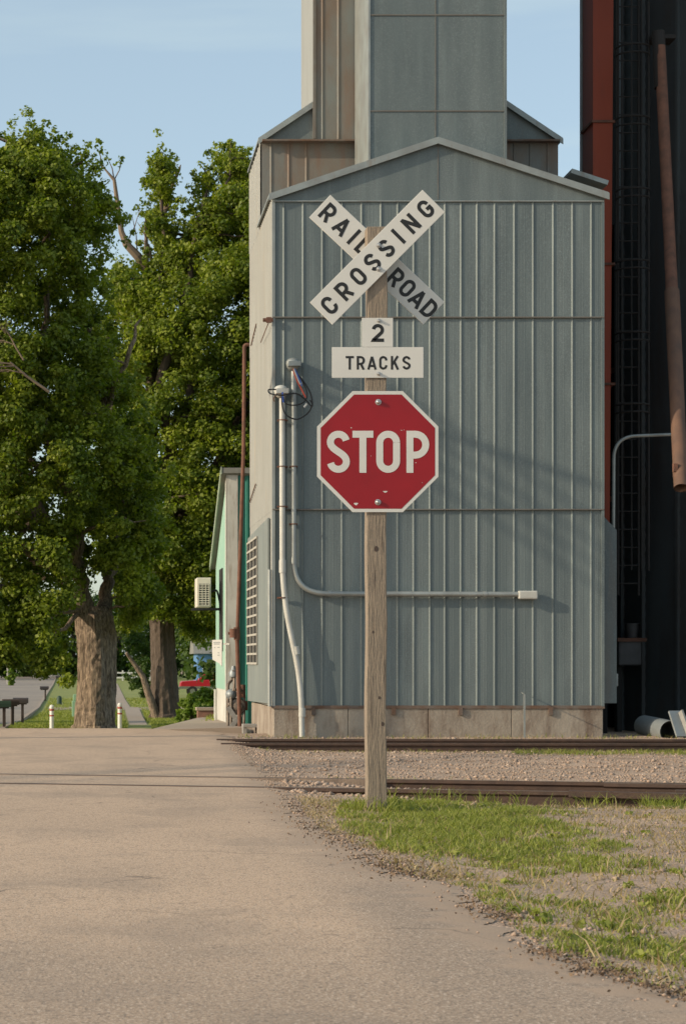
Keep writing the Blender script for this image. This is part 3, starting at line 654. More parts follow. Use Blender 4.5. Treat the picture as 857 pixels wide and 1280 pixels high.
def ribbon(mb, pts, wd, map3, lift):
    pts = [Vector(p) for p in pts]; q = [pts[0]]
    for p_ in pts[1:]:
        if (p_ - q[-1]).length > 1e-4: q.append(p_)
    pts = q; L_ = []; R_ = []
    for i, p_ in enumerate(pts):
        a = (p_ - pts[i - 1]).normalized() if i else (pts[1] - p_).normalized()
        b = (pts[i + 1] - p_).normalized() if i < len(pts) - 1 else a
        na = Vector((-a.y, a.x)); nb = Vector((-b.y, b.x)); nn = (na + nb)
        if nn.length < 1e-3: nn = na
        nn.normalize(); k = min(2.2, 1 / max(.3, nn.dot(na))); L_.append(p_ + nn * wd / 2 * k); R_.append(p_ - nn * wd / 2 * k)
    vs = [map3(v.x, v.y, lift) for v in L_] + [map3(v.x, v.y, lift) for v in R_]; n = len(pts)
    mb.add(vs, [(i, i + 1, n + i + 1, n + i) for i in range(n - 1)])
def lettering(text, h, wt, widths, gaps, centre, ang, yface, m, parent, dirx=1, slant=None):
    """text of cap height h centred on 'centre' (x,z), turned by ang, standing 1 mm proud of the face"""
    mb = MB(); W_ = [widths.get(c, widths.get('*', .6)) * h for c in text]; tot = sum(W_) + sum(gaps[:len(text) - 1]); u = -tot / 2; ca, sa = math.cos(ang), math.sin(ang)
    for k, c in enumerate(text):
        for j, st in enumerate(glyph(c, W_[k] / h, wt)):
            u0 = u
            def f(a, b, lift, u0=u0): gx_ = u0 + a * h; gz = (b - .5) * h; return (centre[0] + gx_ * ca - gz * sa, yface - .0012 - lift, centre[1] + gx_ * sa + gz * ca)
            ribbon(mb, st, wt, f, .0002 * j)
        u += W_[k] + (gaps[k] if k < len(gaps) else 0)
    return mb.build('lettering', m, parent)
def blade(c, length, wd, ang, y0, y1, name, m, parent):
    mb = MB(); mt = Matrix.Translation((c[0], 0, c[1])) @ Matrix.Rotation(-ang, 4, 'Y'); mb.box(-length / 2, length / 2, y0, y1, -wd / 2, wd / 2, mt); return mb.build(name, m, parent, bevel=.002)
s_ = DS / F
# RAIL ROAD blade behind the post
yr = DS + .143
c1 = (X(470.8, yr), Z(324.5, yr)); a1 = -math.atan2(134, 142.5)
b1 = blade(c1, 195.5 * s_ * 1.0089, 38.5 * s_ * 1.0089, a1, yr, yr + .012, 'crossbuck_blade', M['white'], S); b1['label'] = 'blade reading RAIL ROAD, behind the post'
wd1 = {'*': .66, 'I': .19, 'L': .55, 'A': .76}
hh = .141
def along(c, a, d): return (c[0] + math.cos(a) * d, c[1] + math.sin(a) * d)
lettering('RAIL', hh, .19, wd1, [.046, .052, .048], (lambda q: (q[0] + .004, q[1] + .004))(along(c1, a1, -55.2 * s_)), a1, yr, M['letter'], b1)
lettering('ROAD', hh, .19, wd1, [.024, .012, .016], along(c1, a1, 62 * s_), a1, yr, M['letter'], b1)
c2 = (X(471.5, DS - .02), Z(321.5, DS - .02)); a2 = math.atan2(140.5, 140)
b2 = blade(c2, 198.5 * s_, 39.5 * s_, a2, DS - .022, DS - .008, 'crossbuck_blade', M['white'], S); b2['label'] = 'blade reading CROSSING, in front of the post'
lettering('CROSSING', hh, .19, {'*': .66, 'I': .19}, [.062, .058, .056, .054, .068, .074, .062], along(c2, a2, 0), a2, DS - .022, M['letter'], b2)
def plate(x0, x1, z0, z1, name, y=DS - .006):
    mb = MB(); a = P(x0, z0, DS); b = P(x1, z1, DS); mb.box(a.x, b.x, y - .004, y, b.z, a.z); return mb.build(name, M['white'], S, bevel=.0015)
pl = plate(452.2, 490.8, 397.5, 433.8, 'number_plate', DS - .002)
lettering('2', 22.5 * s_, .19, {'*': .68}, [], (X(471.8, DS), Z(416.3, DS)), 0, DS - .006, M['letter'], pl)
pl2 = plate(414.6, 528.6, 434.2, 472.5, 'tracks_plate', DS - .008)
lettering('TRACKS', 17 * s_, .165, {'*': .60, 'A': .68, 'T': .6}, [3.6 * s_, 3.0 * s_, 3.2 * s_, 4.4 * s_, 4.2 * s_], (X(472, DS), Z(453.8, DS)), 0, DS - .012, M['letter'], pl2)
# stop sign
def octo(r, rad=.0):
    return [(r * math.cos(R(22.5 + 45 * i)) / math.cos(R(22.5)), r * math.sin(R(22.5 + 45 * i)) / math.cos(R(22.5))) for i in range(8)]
cs = (X(471.6, DS), Z(564.8, DS)); rr = 75.6 * s_
mb = MB(); mb.prism([(cs[0] + a, cs[1] + b) for a, b in octo(rr)], DS - .016, DS - .012); st = mb.build('stop_sign', M['white'], S, bevel=.0012)
mb = MB(); mb.add([(cs[0] + a, DS - .0172, cs[1] + b) for a, b in octo(rr - 4.3 * s_)], [tuple(range(8))]); mb.build('sign_face', M['red'], st)
lettering('STOP', 52.5 * s_, .165, {'S': .545, 'T': .495, 'O': .565, 'P': .54}, [3.3 * s_, 3.6 * s_, 8.0 * s_], (X(471.8, DS), Z(565, DS)), 0, DS - .0175, M['white'], st)
mb = MB()                                                    # chips where the red sheeting is worn through
for px, py, w_, h_ in ((481, 614.5, 3.4, 1.6), (444.5, 629.5, 3.2, 2.4), (438.5, 534.8, .9, 1.0), (501, 538, 1.2, .5), (519, 578.5, 1.0, .7), (527, 603.5, .6, .6), (504, 537.6, .5, .5), (463, 570, .4, .8)):
    cc = P(px, py, DS); k0 = [(cc.x + math.cos(R(a)) * w_ * s_ * (.8 + .3 * math.sin(a * 3)), DS - .0176, cc.z + math.sin(R(a)) * h_ * s_ * (1.0 if a > 180 else .35)) for a in range(0, 360, 40)]
    mb.add(k0, [tuple(range(len(k0)))])
mb.build('paint_chip', M['white'], st, split=True)
def bolt(px, py, y, r=.017, par=None):
    c = P(px, py, DS); mb = MB(); mb.lathe([(r * 1.35, 0), (r * 1.35, -.004), (r * .95, -.005), (r * .9, -.016), (r * .55, -.022)], (c.x, y, c.z), 12, 'Y'); mb.build('bolt', M['bolt'], par or S, smooth=True)
bolt(472, 503, DS - .018, par=st); bolt(471.5, 628, DS - .018, par=st); bolt(473, 401, DS - .007, .011, pl); bolt(472.5, 467.5, DS - .013, .011, pl2)
bolt(472.5, 307.5, DS - .023, .014, b2); bolt(472.5, 337, DS - .023, .014, b2)

# ------------------------------------------------------------------ green building and what hangs on it
GX, GY = X(283, 40), 40.0
B = thing('green_shed', (3.8, 41.6, -.2), 'mint green shed with sloping roof and peeling white corner board, left of the elevator', 'shed')
zt = Z(592, 40)
mb = MB(); mb.prismx([(GY, .57), (43.3, .57), (43.3, 3.05), (GY, zt)], GX, GX + .08); mb.build('side_wall', M['mint'], B)
mb = MB(); mb.prismx([(GY + .01, -.4), (43.28, -.4), (43.28, .57), (GY + .01, .57)], GX + .01, GX + .09); mb.build('side_skirt', M['whitewood'], B)
mb = MB(); xx = GX + .2; pr = [(GX + .08, 0)]
while xx < 5.5: pr += [(xx, 0), (xx + .02, -.035), (xx + .06, -.035), (xx + .08, 0)]; xx += .15
pr.append((5.6, 0)); n = len(pr); mb.add([(a, GY + b, z) for z in (-.4, zt) for a, b in pr], [(i, i + 1, i + 1 + n, i + n) for i in range(n - 1)])
mb.box(GX + .08, 5.6, GY + .01, GY + .08, -.4, zt); mb.build('front_wall', M['teal'], B)
mb = MB(); mb.box(GX - .01, GX + .21, GY - .05, GY - .04 + .0, -.35, zt); mb.box(GX - .012, GX - .0, GY - .05, GY + .18, -.35, zt); mb.build('corner_board', M['whitewood'], B)
mb = MB(); mb.box(GX + .08, 5.6, 43.2, 43.28, -.4, 3.0); mb.box(5.5, 5.6, GY + .08, 43.2, -.4, 3.0); mb.build('rear_wall', M['teal'], B)
mb = MB(); mb.prismx([(GY - .12, zt + .0), (43.5, 2.98), (43.5, 3.08), (GY - .12, zt + .10)], GX - .09, 5.7); mb.build('roof', M['shingle'], B)
mb = MB(); mb.prismx([(GY - .13, zt - .02), (43.52, 2.94), (43.52, 3.09), (GY - .13, zt + .12)], GX - .115, GX - .091); mb.build('fascia', M['lichen'], B)
mb = MB(); mb.box(GX - .02, GX + .0, 41.0, 41.9, 1.3, 2.9); mb.build('side_door', M['dark'], B)
mb = MB(); mb.tube(bend([(GX - .05, 42.6, .55), (GX - .05, 42.6, -.35)], .1), .03, 8); mb.build('downspout', M['conduit'], B)
A = thing('air_conditioner', (2.2, 41.4, 2.1), 'cream air conditioner on a bracket on the green shed wall', 'air conditioner')
D_ = 41.2; x0, x1, z1, z0 = X(246, D_), X(264, D_), Z(722, D_), Z(759, D_)
mb = MB(); mb.box(x0, x1, D_, D_ + .75, z0, z1); mb.build('casing', M['ac'], A, bevel=.015)
mb = MB(); mb.box(x0 + .03, x1 - .03, D_ - .012, D_ - .002, z0 + .03, z1 - .12); gr = mb.build('grille_shade', M['dark'], A)  # dark plate on the casing, painted shade behind the grille
mb = MB()
for k in range(10): z = z0 + .04 + k * (z1 - z0 - .18) / 9; mb.box(x0 + .03, x1 - .03, D_ - .022, D_ - .013, z - .008, z + .008)
for k in range(4): xx = x0 + .04 + k * (x1 - x0 - .08) / 3; mb.box(xx - .006, xx + .006, D_ - .027, D_ - .0125, z0 + .03, z1 - .12)
mb.build('grille', M['ac'], A)
mb = MB(); mb.box(x0 - .08, GX, D_ + .05, D_ + .09, z0 - .05, z0 - .012); mb.box(x0 - .08, GX, D_ + .6, D_ + .64, z0 - .05, z0 - .012); mb.bar((GX - .02, D_ + .07, z0 + .5), (GX - .02, D_ + .07, z0 - .05), .04, .04); mb.build('bracket', M['black'], A, split=True)
mb = MB(); mb.tube(bend([(x1, D_ + .2, z0 + .3), (x1 + .12, D_ + .2, z0 + .35), (GX - .04, D_ + .1, z0 + .1), (GX - .03, D_ + .1, z0 - .3)], .1), .02, 8); mb.build('hose', M['black'], A)
D_ = 39.7; N = thing('notice_sign', (X(271, D_), D_, Z(831, D_)), 'small white notice board on the corner of the green shed', 'sign', rz=R(-28))
pts = [(264.5, 800), (278, 799.5), (278, 833), (274, 829), (265, 824.5)]
mb = MB(); mb.prism([(X(a, D_), Z(b, D_)) for a, b in pts], D_, D_ + .02); nb = mb.build('board', M['white'], N)
mb = MB()
for a, b, c in ((266.5, 275.5, 803), (267, 275, 805), (267.5, 269.3, 809.5), (271.8, 275, 809.3), (272.5, 274.5, 816), (272, 275, 819)):
    mb.box(X(a, D_), X(b, D_), D_ - .004, D_ - .001, Z(c + .5, D_), Z(c - .5, D_))
mb.build('faded_print', M['greypipe'], nb)
mb = MB(); mb.box(X(278, D_) - .02, GX + .05, D_ + .021, D_ + .05, Z(806, D_), Z(804, D_)); mb.build('sign_arm', M['whitewood'], N)

# rusty vent pipe
DP = 36.45; T_ = thing('vent_pipe', (X(300, DP), DP, -.15), 'tall thin rusty brown pipe running up beside the elevator corner', 'pipe')
mb = MB(); mb.tube(bend([P(313, 431, DP), P(305.5, 431, DP), P(304.5, 560, DP), P(296.8, 788, DP)], .12, 8), .033, 10); mb.build('riser', M['rust'], T_, smooth=True)
mb = MB(); mb.tube([P(296, 788, DP), P(299.5, 900, DP), P(300, 918, DP)], .036, 10); mb.build('lower_pipe', M['rust'], T_, smooth=True)
mb = MB(); mb.cyl(P(285, 791.5, DP), P(299, 791.5, DP), .022, 8); mb.cyl(P(292, 786, DP), P(292, 797, DP), .07, 12); mb.cyl(P(296, 784, DP), P(296.4, 800, DP), .055, 12); mb.build('valve', M['rust'], T_, smooth=True)

# gas meter cluster
DM = 36.9; Gm = thing('gas_meter', (X(292, DM), DM, -.2), 'cluttered gas meter with pipes and regulators at the foot of the green shed', 'gas meter')
M['meter'] = mat('grimy_meter_metal', (.26, .22, .18), .6, .3, (.12, .09, .07), 9, .9)
mb = MB(); c = P(297, 883, DM); mb.lathe([(.03, -.10), (.13, -.08), (.15, 0), (.13, .08), (.04, .1)], c, 18, 'Y'); mb.lathe([(.02, -.13), (.07, -.12), (.08, -.1)], c, 14, 'Y'); mb.build('meter_body', M['meter'], Gm, smooth=True)
mb = MB(); c = P(292, 841, DM); mb.lathe([(.02, -.09), (.075, -.07), (.085, 0), (.05, .05), (.03, .12)], c, 16); c = P(289, 868, DM); mb.lathe([(.03, -.12), (.09, -.06), (.10, 0), (.07, .06), (.02, .1)], c, 16, 'Y'); mb.build('regulator', M['greypipe'], Gm, smooth=True, split=True)
mb = MB()
for pp in ([(285, 915), (285, 855), (290, 850), (292, 838)], [(305, 915), (305.5, 868), (300, 862), (293, 862)], [(289, 868), (289, 905), (297, 905), (297, 915)], [(285.5, 880), (297, 882), (304, 890)], [(293, 845), (293, 862), (288, 866)]):
    mb.tube(bend([P(a, b, DM + rnd.uniform(-.12, .12)) for a, b in pp], .05), .026, 8)
mb.build('pipework', M['meter'], Gm, smooth=True, split=True)
mb = MB(); mb.cyl(P(303.5, 856, DM), P(303.5, 872, DM), .05, 10); mb.cyl(P(306, 876, DM), P(306, 888, DM), .055, 10); mb.build('fitting', M['rust'], Gm, smooth=True, split=True)
mb = MB(); mb.bar(P(285, 884, DM - .2), P(305, 914, DM - .2), .03, .08); mb.bar(P(301, 893, DM - .24), P(284, 915, DM - .24), .03, .07); mb.build('brace', M['palewood'], Gm, split=True)
DB = 35.3; Bn = thing('low_bench', (X(318, DB), DB, -.12), 'low weathered plank bench at the corner of the elevator foundation', 'bench')
mb = MB(); a = P(303, 905, DB); b = P(335, 909, DB); mb.box(a.x, b.x, DB - .15, DB + .2, b.z, a.z); mb.build('seat', M['palewood'], Bn, bevel=.006)
for px in (305.5, 332):
    mb = MB(); q = P(px, 909, DB); mb.box(q.x - .03, q.x + .03, DB - .12, DB + .15, -.15, q.z - .001); mb.build('leg', M['palewood'], Bn)
DK = 46.5; Bk = thing('brick_box', (X(257, DK), DK, -.2), 'small brick planter box with a pale cap near the green shed', 'planter')
a = P(247.5, 888, DK); b = P(267, 903, DK); mb = MB(); mb.box(a.x, b.x, DK, DK + .5, b.z - .5, a.z); mb.build('wall', M['brick'], Bk)
mb = MB(); mb.box(a.x - .03, b.x + .03, DK - .03, DK + .53, a.z, a.z + .06); mb.build('cap', M['walk'], Bk)

# thin stake and stones by the wall
K = thing('metal_stake', (X(655, 31.6), 31.6, -.05), 'thin pale metal stake standing at the elevator foundation', 'stake')
mb = MB(); a = X(655, 31.6); mb.box(a - .012, a + .012, 31.59, 31.62, -.08, Z(868, 31.6)); mb.build('rod', M['conduit_grey'], K)
mb = MB(); mb.bar((a, 31.6, Z(868, 31.6)), (a + .03, 31.95, Z(866, 31.6)), .012, .012); mb.build('tip', M['conduit_grey'], K)

# ------------------------------------------------------------------ right side: red leg, ladder cage, bins, spout
D_ = 36.0; L = thing('red_elevator_leg', (X(752, D_), D_ + .3, 0), 'rust red bucket leg casing rising behind the right corner of the elevator', 'elevator leg')
x0, x1 = X(740.5, D_), X(768, D_)
mb = MB(); mb.add([(x0 - .0, D_, 19), (x1 + .02, D_, 19), (x1 + .02, D_ + .75, 19), (x0, D_ + .75, 19), (x0, D_, 3.4), (x1 - .09, D_, 3.4), (x1 - .09, D_ + .75, 3.4), (x0, D_ + .75, 3.4)],
            [(0, 1, 2, 3), (4, 7, 6, 5), (0, 4, 5, 1), (1, 5, 6, 2), (2, 6, 7, 3), (3, 7, 4, 0)]); mb.build('casing', M['redpaint'], L)
mb = MB()
for py in (152, 330, -150, -400, 480): pass
mb = MB(); mb.box(x0 + .02, x1 - .12, D_ + .02, D_ + .73, -.2, 3.395); mb.build('boot', M['shadeblack'], L)  # lower casing blackened to stand in for shade in the gap
mb = MB()
for py in (152, 330, -150, -400, 480): mb.box(x0 - .03, x1 - .0, D_ - .03, D_ + .78, Z(py, D_) - .02, Z(py, D_) + .02)
mb.build('flange', M['rust'], L, split=True)
mb = MB(); mb.cyl((x0 + .02, D_ + .9, -.2), (x0 + .02, D_ + .9, 19), .035, 8); mb.build('guide_pipe', M['greypipe'], L)
D_ = 35.2; cx_, r_ = X(790, D_), .27; Lc = thing('caged_ladder', (cx_, D_, 0), 'black caged ladder climbing the dark bins at right', 'ladder')
mb = MB()
for k in range(6): a = R(180 + 180 * k / 5); mb.cyl((cx_ + r_ * math.cos(a), D_ + r_ * math.sin(a), 2.6), (cx_ + r_ * math.cos(a), D_ + r_ * math.sin(a), 19), .012, 5)
mb.build('cage_bar', M['cage'], Lc, split=True)
for k in range(13):
    z = 5.2 + k * 1.18
    for dz in (0, .13): mb = MB(); mb.tube([(cx_ + r_ * math.cos(R(a)), D_ + r_ * math.sin(R(a)), z + dz) for a in range(165, 380, 12)], .016, 6); mb.build('cage_hoop', M['cage'], Lc)
mb = MB()
for s in (-.17, .17): mb.cyl((cx_ + s, D_ + .28, 2.2), (cx_ + s, D_ + .28, 19), .02, 6)
mb.build('stringer', M['cage'], Lc, split=True)
mb = MB()
for k in range(55): mb.cyl((cx_ - .17, D_ + .28, 2.4 + k * .3), (cx_ + .17, D_ + .28, 2.4 + k * .3), .012, 5)
mb.build('rung', M['cage'], Lc, split=True)
def steel_bin(cx, cy, r, h, label, m, name='steel_bin'):
    t = thing(name, (cx, cy, 0), label, 'grain bin', 'dark steel grain bins'); n = 96; prof = []; z = 0.0
    nn = int(h / .11)
    mb = MB(); vs = []
    for k in range(nn + 1):
        z = -.3 + (h + .3) * k / nn; rr_ = r + (.018 if k % 2 else 0)
        vs += [(cx + rr_ * math.cos(2 * math.pi * j / n), cy + rr_ * math.sin(2 * math.pi * j / n), z) for j in range(n)]
    mb.add(vs, [(k * n + j, k * n + (j + 1) % n, (k + 1) * n + (j + 1) % n, (k + 1) * n + j) for k in range(nn) for j in range(n)])
    mb.build('wall', m, t, smooth=True)
    mb = MB(); mb.lathe([(r + .15, h), (r * .5, h + r * .35), (.3, h + r * .62), (.02, h + r * .65)], (cx, cy, 0), 48); mb.build('roof', M['trim'], t)
    mb = MB()
    for j in range(0, n, 4): a = 2 * math.pi * j / n; mb.box(-.03, .03, -.04, .03, -.2, h, Matrix.Translation((cx + (r + .03) * math.cos(a), cy + (r + .03) * math.sin(a), 0)) @ Matrix.Rotation(a + math.pi / 2, 4, 'Z'))
    mb.build('stiffener', m, t, split=True); return t
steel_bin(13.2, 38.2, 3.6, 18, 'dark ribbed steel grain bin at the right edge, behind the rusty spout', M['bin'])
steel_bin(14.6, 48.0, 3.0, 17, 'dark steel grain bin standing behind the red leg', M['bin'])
# added backdrop, near-black in place of the shade between bins
Wl = thing('shade_backdrop', (9.5, 40.5, 0), 'near-black backdrop added to stand in for the deep shade between elevator and bins', 'shed')
mb = MB(); mb.box(9.97, 13, 40.0, 42.5, -.2, 17); mb.box(7.9, 9.97, 40.0, 42.5, -.2, 9.3); mb.build('wall', M['shadeblack'], Wl)
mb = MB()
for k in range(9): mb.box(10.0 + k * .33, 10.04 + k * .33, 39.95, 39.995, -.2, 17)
mb.build('batten', M['shadeblack'], Wl, split=True)
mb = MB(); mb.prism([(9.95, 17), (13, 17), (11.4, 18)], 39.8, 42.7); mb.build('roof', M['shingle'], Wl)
mb = MB(); mb.cyl((X(776, 39.6), 39.6, 0), (X(776, 39.6), 39.6, 16.5), .06, 10); mb.build('vent_duct', M['greypipe'], Wl, smooth=True)
for z in (3.9, 6.3):
    mb = MB(); mb.bar((7.9, 39.9, z), (10.6, 39.9, z + .35), .06, .10); mb.build('cross_beam', M['rust'], Wl)
for px in (806, 818):
    mb = MB(); mb.box(X(px, 39.7), X(px, 39.7) + .05, 39.68, 39.75, 0, 16.5); mb.build('angle_post', M['rust'], Wl)
# rusty spout
Sp = thing('grain_spout', P(850, 612, 32.0), 'long rusty brown grain spout hanging down at the right edge', 'grain spout')
mb = MB(); um = P(836, 300, 34.2).lerp(P(850.5, 610, 31.7), .22); mb.tube([P(824, 58, 34.6), P(836, 300, 34.2), um], [.088, .092, .095], 18); mb.build('upper_tube', M['rust'], Sp, smooth=True); mb = MB(); mb.tube([um, P(850.5, 610, 31.7)], [.118, .106], 20, cap=False); mb.tube([P(850.5, 610, 31.7), um], [.092, .10], 20, cap=False); mb.build('tube', M['spout'], Sp, smooth=True)  # separate rust tone on the upper tube stands in for its shade
mb = MB(); mb.cyl(P(822, 40, 34.65), P(825, 110, 34.55), .105, 16); mb.box(X(812, 35), X(842, 35), 34.9, 35.3, Z(50, 35), Z(45, 35)); mb.build('collar', M['cage'], Sp)  # collar coloured black for the shade at the spout's top
mb = MB(); mb.tube([P(849.4, 585, 31.9), P(849.9, 597, 31.81)], .112, 18); mb.build('band', M['spout'], Sp, smooth=True)
mb = MB(); q = P(842, 585, 31.85); mb.box(q.x - .03, q.x + .03, q.y - .09, q.y, q.z - .06, q.z + .06); mb.build('latch', M['rust'], Sp)
# conduit on the right
Cd = thing('bent_conduit', P(765, 868, 33.2), 'thin grey conduit bending over at the right of the elevator', 'conduit')
mb = MB(); mb.tube(bend([P(842, 543, 33.2), P(766.5, 546, 33.2), P(765, 868, 33.2)], .35, 10), .026, 10); mb.build('tube', M['conduit_grey'], Cd, smooth=True)
mb = MB(); mb.box(X(763, 33.2), X(770, 33.2), 33.1, 33.25, Z(858, 33.2), Z(842, 33.2)); mb.build('outlet_box', M['conduit_grey'], Cd, bevel=.01)
# auger machine in the shade
DA = 37.5; Au = thing('grain_auger', (X(800, DA), DA, -.1), 'dim grain auger with a drum and hopper in the dark gap at right', 'grain auger')
M['dimsteel'] = mat('dull_machine_steel', (.10, .10, .105), .6, .3, (.06, .06, .06), 4, .7)
mb = MB(); mb.tube([P(802, 818, DA), P(838, 814, DA)], .19, 18); mb.build('drum', M['dimsteel'], Au, smooth=True)
mb = MB(); mb.box(X(768, DA), X(800, DA), DA - .25, DA + .3, Z(832, DA), Z(800, DA)); mb.build('gear_case', M['dimsteel'], Au, bevel=.03)
mb = MB(); mb.box(X(766, DA), X(832, DA), DA - .3, DA + .3, Z(803, DA) + .012, Z(799, DA) + .02); mb.build('deck', M['rust'], Au)
for px in (772, 832):
    mb = MB(); q = X(px, DA); mb.box(q - .04, q + .04, DA - .1, DA + .1, -.3, Z(830, DA)); mb.build('leg', M['cage'], Au)
Bu = thing('metal_bucket', P(790, 798, DA), 'small dim metal bucket standing on the auger deck', 'bucket')
mb = MB(); c = P(790, 798.5, DA); mb.lathe([(.10, .02), (.13, .25), (.14, .25), (.14, .27), (.12, .27), (.09, .06)], c, 16); mb.build('pail', M['dimsteel'], Bu, smooth=True)
# pipe and board on the ground
Pi = thing('metal_pipe', (X(820, 31.8), 31.8, 0), 'short grey metal pipe lying open ended on the gravel at right', 'pipe')
a = Vector((X(805, 33.2), 33.2, .10)); b = Vector((X(838, 31.6), 31.6, .06)); mb = MB(); mb.tube([a, b], .165, 24, cap=False); mb.tube([b, b + (a - b) * .02, a], [.165, .15, .15], 24, cap=False); mb.build('shell', M['greypipe'], Pi, smooth=True)
Bd = thing('leaning_board', P(850, 920, 31.3), 'pale metal channel leaning at the right edge beside the grey pipe', 'board')
mb = MB(); mb.bar(P(853, 921, 31.3), P(843, 889, 31.5), .22, .035); mb.build('panel', M['greypipe'], Bd)
mb = MB(); mb.bar(P(861, 920, 31.25), P(850, 889, 31.45), .03, .09); mb.build('rim', M['palewood'], Bd)
Bd2 = thing('scrap_steel', (X(853, 31.9), 31.9, -.02), 'bluish scrap steel sheet lying at the far right of the gravel', 'scrap')
mb = MB(); mb.bar((X(846, 32), 32, .02), (X(880, 31.9), 31.9, .10), .3, .03); mb.build('sheet', M['greypipe'], Bd2)

# ------------------------------------------------------------------ street furniture
bs = []
b0 = thing('bollard', (0, 0, 0), '', 'bollard', 'white bollards at the far side of the road')
mb = MB(); mb.lathe([(.043, 0), (.038, .84), (.038, .9)], (0, 0, 0), 14); mb.build('post', M['bollard'], b0, world=False, smooth=True)
mb = MB(); mb.lathe([(.038, .80), (.043, .80), (.043, .825), (.038, .825)], (0, 0, 0), 14); mb.lathe([(.038, .90), (.043, .905), (.043, .93), (.038, .935)], (0, 0, 0), 14); mb.build('band', M['bandred'], b0, world=False, smooth=True, split=True)
mb = MB(); mb.lathe([(.035, .935), (.045, .96), (.033, 1.0), (.01, 1.01)], (0, 0, 0), 14); mb.build('cap', M['bollard'], b0, world=False, smooth=True)
b1_ = copy_tree(b0)
for o, px, py, lb in ((b0, 65, 881, 'white bollard with red bands standing left of the big tree'), (b1_, 150, 878.5, 'white bollard with red bands standing right of the big tree, by the sidewalk')):
    D = 39.0; o.location = (X(px, D), D, Z(py, D) - 1.01); o['label'] = lb
def mailbox(px, top, D, rz, label, s=1.0, flag=None, color=None):
    t = thing('mailbox', (X(px, D), D, zg(X(px, D), D)), label, 'mailbox', 'mailboxes along the street', rz)
    h = Z(top, D) - t.location.z
    mb = MB(); mb.box(-.05, .05, -.05, .05, -.1, h - .24); mb.build('post', M['mailpost'], t, world=False)
    mb = MB(); pr = [(-.11, 0), (.11, 0), (.11, .12)] + [(.11 * math.cos(R(a)), .12 + .09 * math.sin(R(a))) for a in (30, 60, 90, 120, 150)] + [(-.11, .12)]
    n = len(pr); mb.add([(x_, p_[0], h - .22 + p_[1]) for x_ in (-.36, .22) for p_ in pr], [tuple(range(n)), tuple(range(2 * n - 1, n - 1, -1))] + [(i, i + n, (i + 1) % n + n, (i + 1) % n) for i in range(n)])
    mb.build('box', color or M['mailbox'], t, world=False)
    mb = MB(); mb.box(-.3, .16, -.07, .07, h - .265, h - .222); mb.build('shelf', M['mailpost'], t, world=False); return t
mailbox(5.5, 875.5, 70, .1, 'dark greenish mailbox at the left edge of the photo, nearest of the row', color=M['darkgreen'])
mailbox(16, 873.5, 75, .25, 'reddish dark mailbox, middle one of the three side by side', color=M['mailpost'])
mailbox(28.5, 871.8, 80, .0, 'black mailbox, rightmost of the three side by side')
mailbox(57, 857.5, 141, .1, 'black mailbox standing alone at the street corner beyond the row')
mailbox(74, 844.5, 225, .1, 'small far dark mailbox at the bend of the street')
D = 99.0; t = thing('utility_pedestal', (X(94.5, D), D, zg(X(94.5, D), D)), 'pale green utility pedestal on the lawn behind the big tree', 'utility box')
hgt = Z(868, D) - t.location.z; mb = MB(); mb.box(-.16, .16, -.16, .16, -.1, hgt * .72); mb.build('base', M['utility'], t, world=False, bevel=.03)
mb = MB(); mb.box(-.11, .11, -.11, .11, hgt * .72, hgt); mb.build('cover', M['utility'], t, world=False, bevel=.03)
D = 128.0; t = thing('green_marker', (X(74.5, D), D, zg(X(74.5, D), D)), 'short dark green post box alone on the sunny lawn', 'utility box')
mb = MB(); mb.lathe([(.15, -.1), (.15, .42), (.10, .52), (.02, .55)], (0, 0, 0), 14); mb.build('shell', M['darkgreen'], t, world=False, smooth=True)
mb = MB(); mb.lathe([(.17, -.05), (.17, .05)], (0, 0, 0), 14); mb.build('foot', M['cage'], t, world=False)
# white rail fence
D = 290.0; Fn = thing('rail_fence', (X(155, D), D, ZF), 'white rail fence far behind the trees', 'fence')
for k in range(9):
    mb = MB(); x_ = X(128 + k * 8.5, D); mb.box(x_ - .1, x_ + .1, D - .1, D + .1, ZF - .1, Z(838, D)); mb.build('fence_post', M['white'], Fn)
for py in (841, 847):
    mb = MB(); mb.box(X(126, D), X(200, D), D - .13, D - .08, Z(py, D) - .1, Z(py, D) + .1); mb.build('fence_rail', M['white'], Fn)
# utility pole and wire
D = 240.0; Up = thing('utility_pole', (X(10.5, D), D, ZF), 'thin grey utility pole far down the street at left', 'utility pole')
mb = MB(); mb.tube([(X(10.5, D), D, ZF), (X(10.5, D), D, Z(735, D))], [.17, .12], 10); mb.build('pole', M['palewood'], Up)
mb = MB(); mb.box(X(10.5, D) - 1.1, X(10.5, D) + 1.1, D - .06, D + .06, Z(742, D), Z(740, D)); mb.build('cross_arm', M['palewood'], Up)
Op = thing('utility_pole', (-8.5, 28.28, -.1), 'unseen utility pole and overhead wires added left of the crossing to shadow the elevator wall', 'utility pole')
mb = MB(); mb.tube([(-8.5, 28.28, -.3), (-8.5, 28.28, 10.8)], [.14, .11], 12); mb.build('pole', M['bark_dark'], Op, smooth=True)  # unseen pole, added with its wires to cast shadow lines on the wall
mb = MB(); mb.bar((-9.3, 27.48 + 1.55, 10.35), (-7.7, 27.48 + .05, 10.35), .08, .1); mb.build('cross_arm', M['bark_dark'], Op)
for k, (dx, dz) in enumerate(((0, .05), (0, .42), (0, -.28), (0, -.62))):
    mb = MB(); a = Vector((-8.5 + dx * .7, 28.28 - dx * .7, 10.45 + dz)); b = a + Vector((-26.5, -27.8, .3 * k))
    mb.tube([a.lerp(b, i / 16) - Vector((0, 0, 1.1 * math.sin(math.pi * i / 16))) for i in range(17)], .034, 6); mb.build('wire', M['black'], Op)
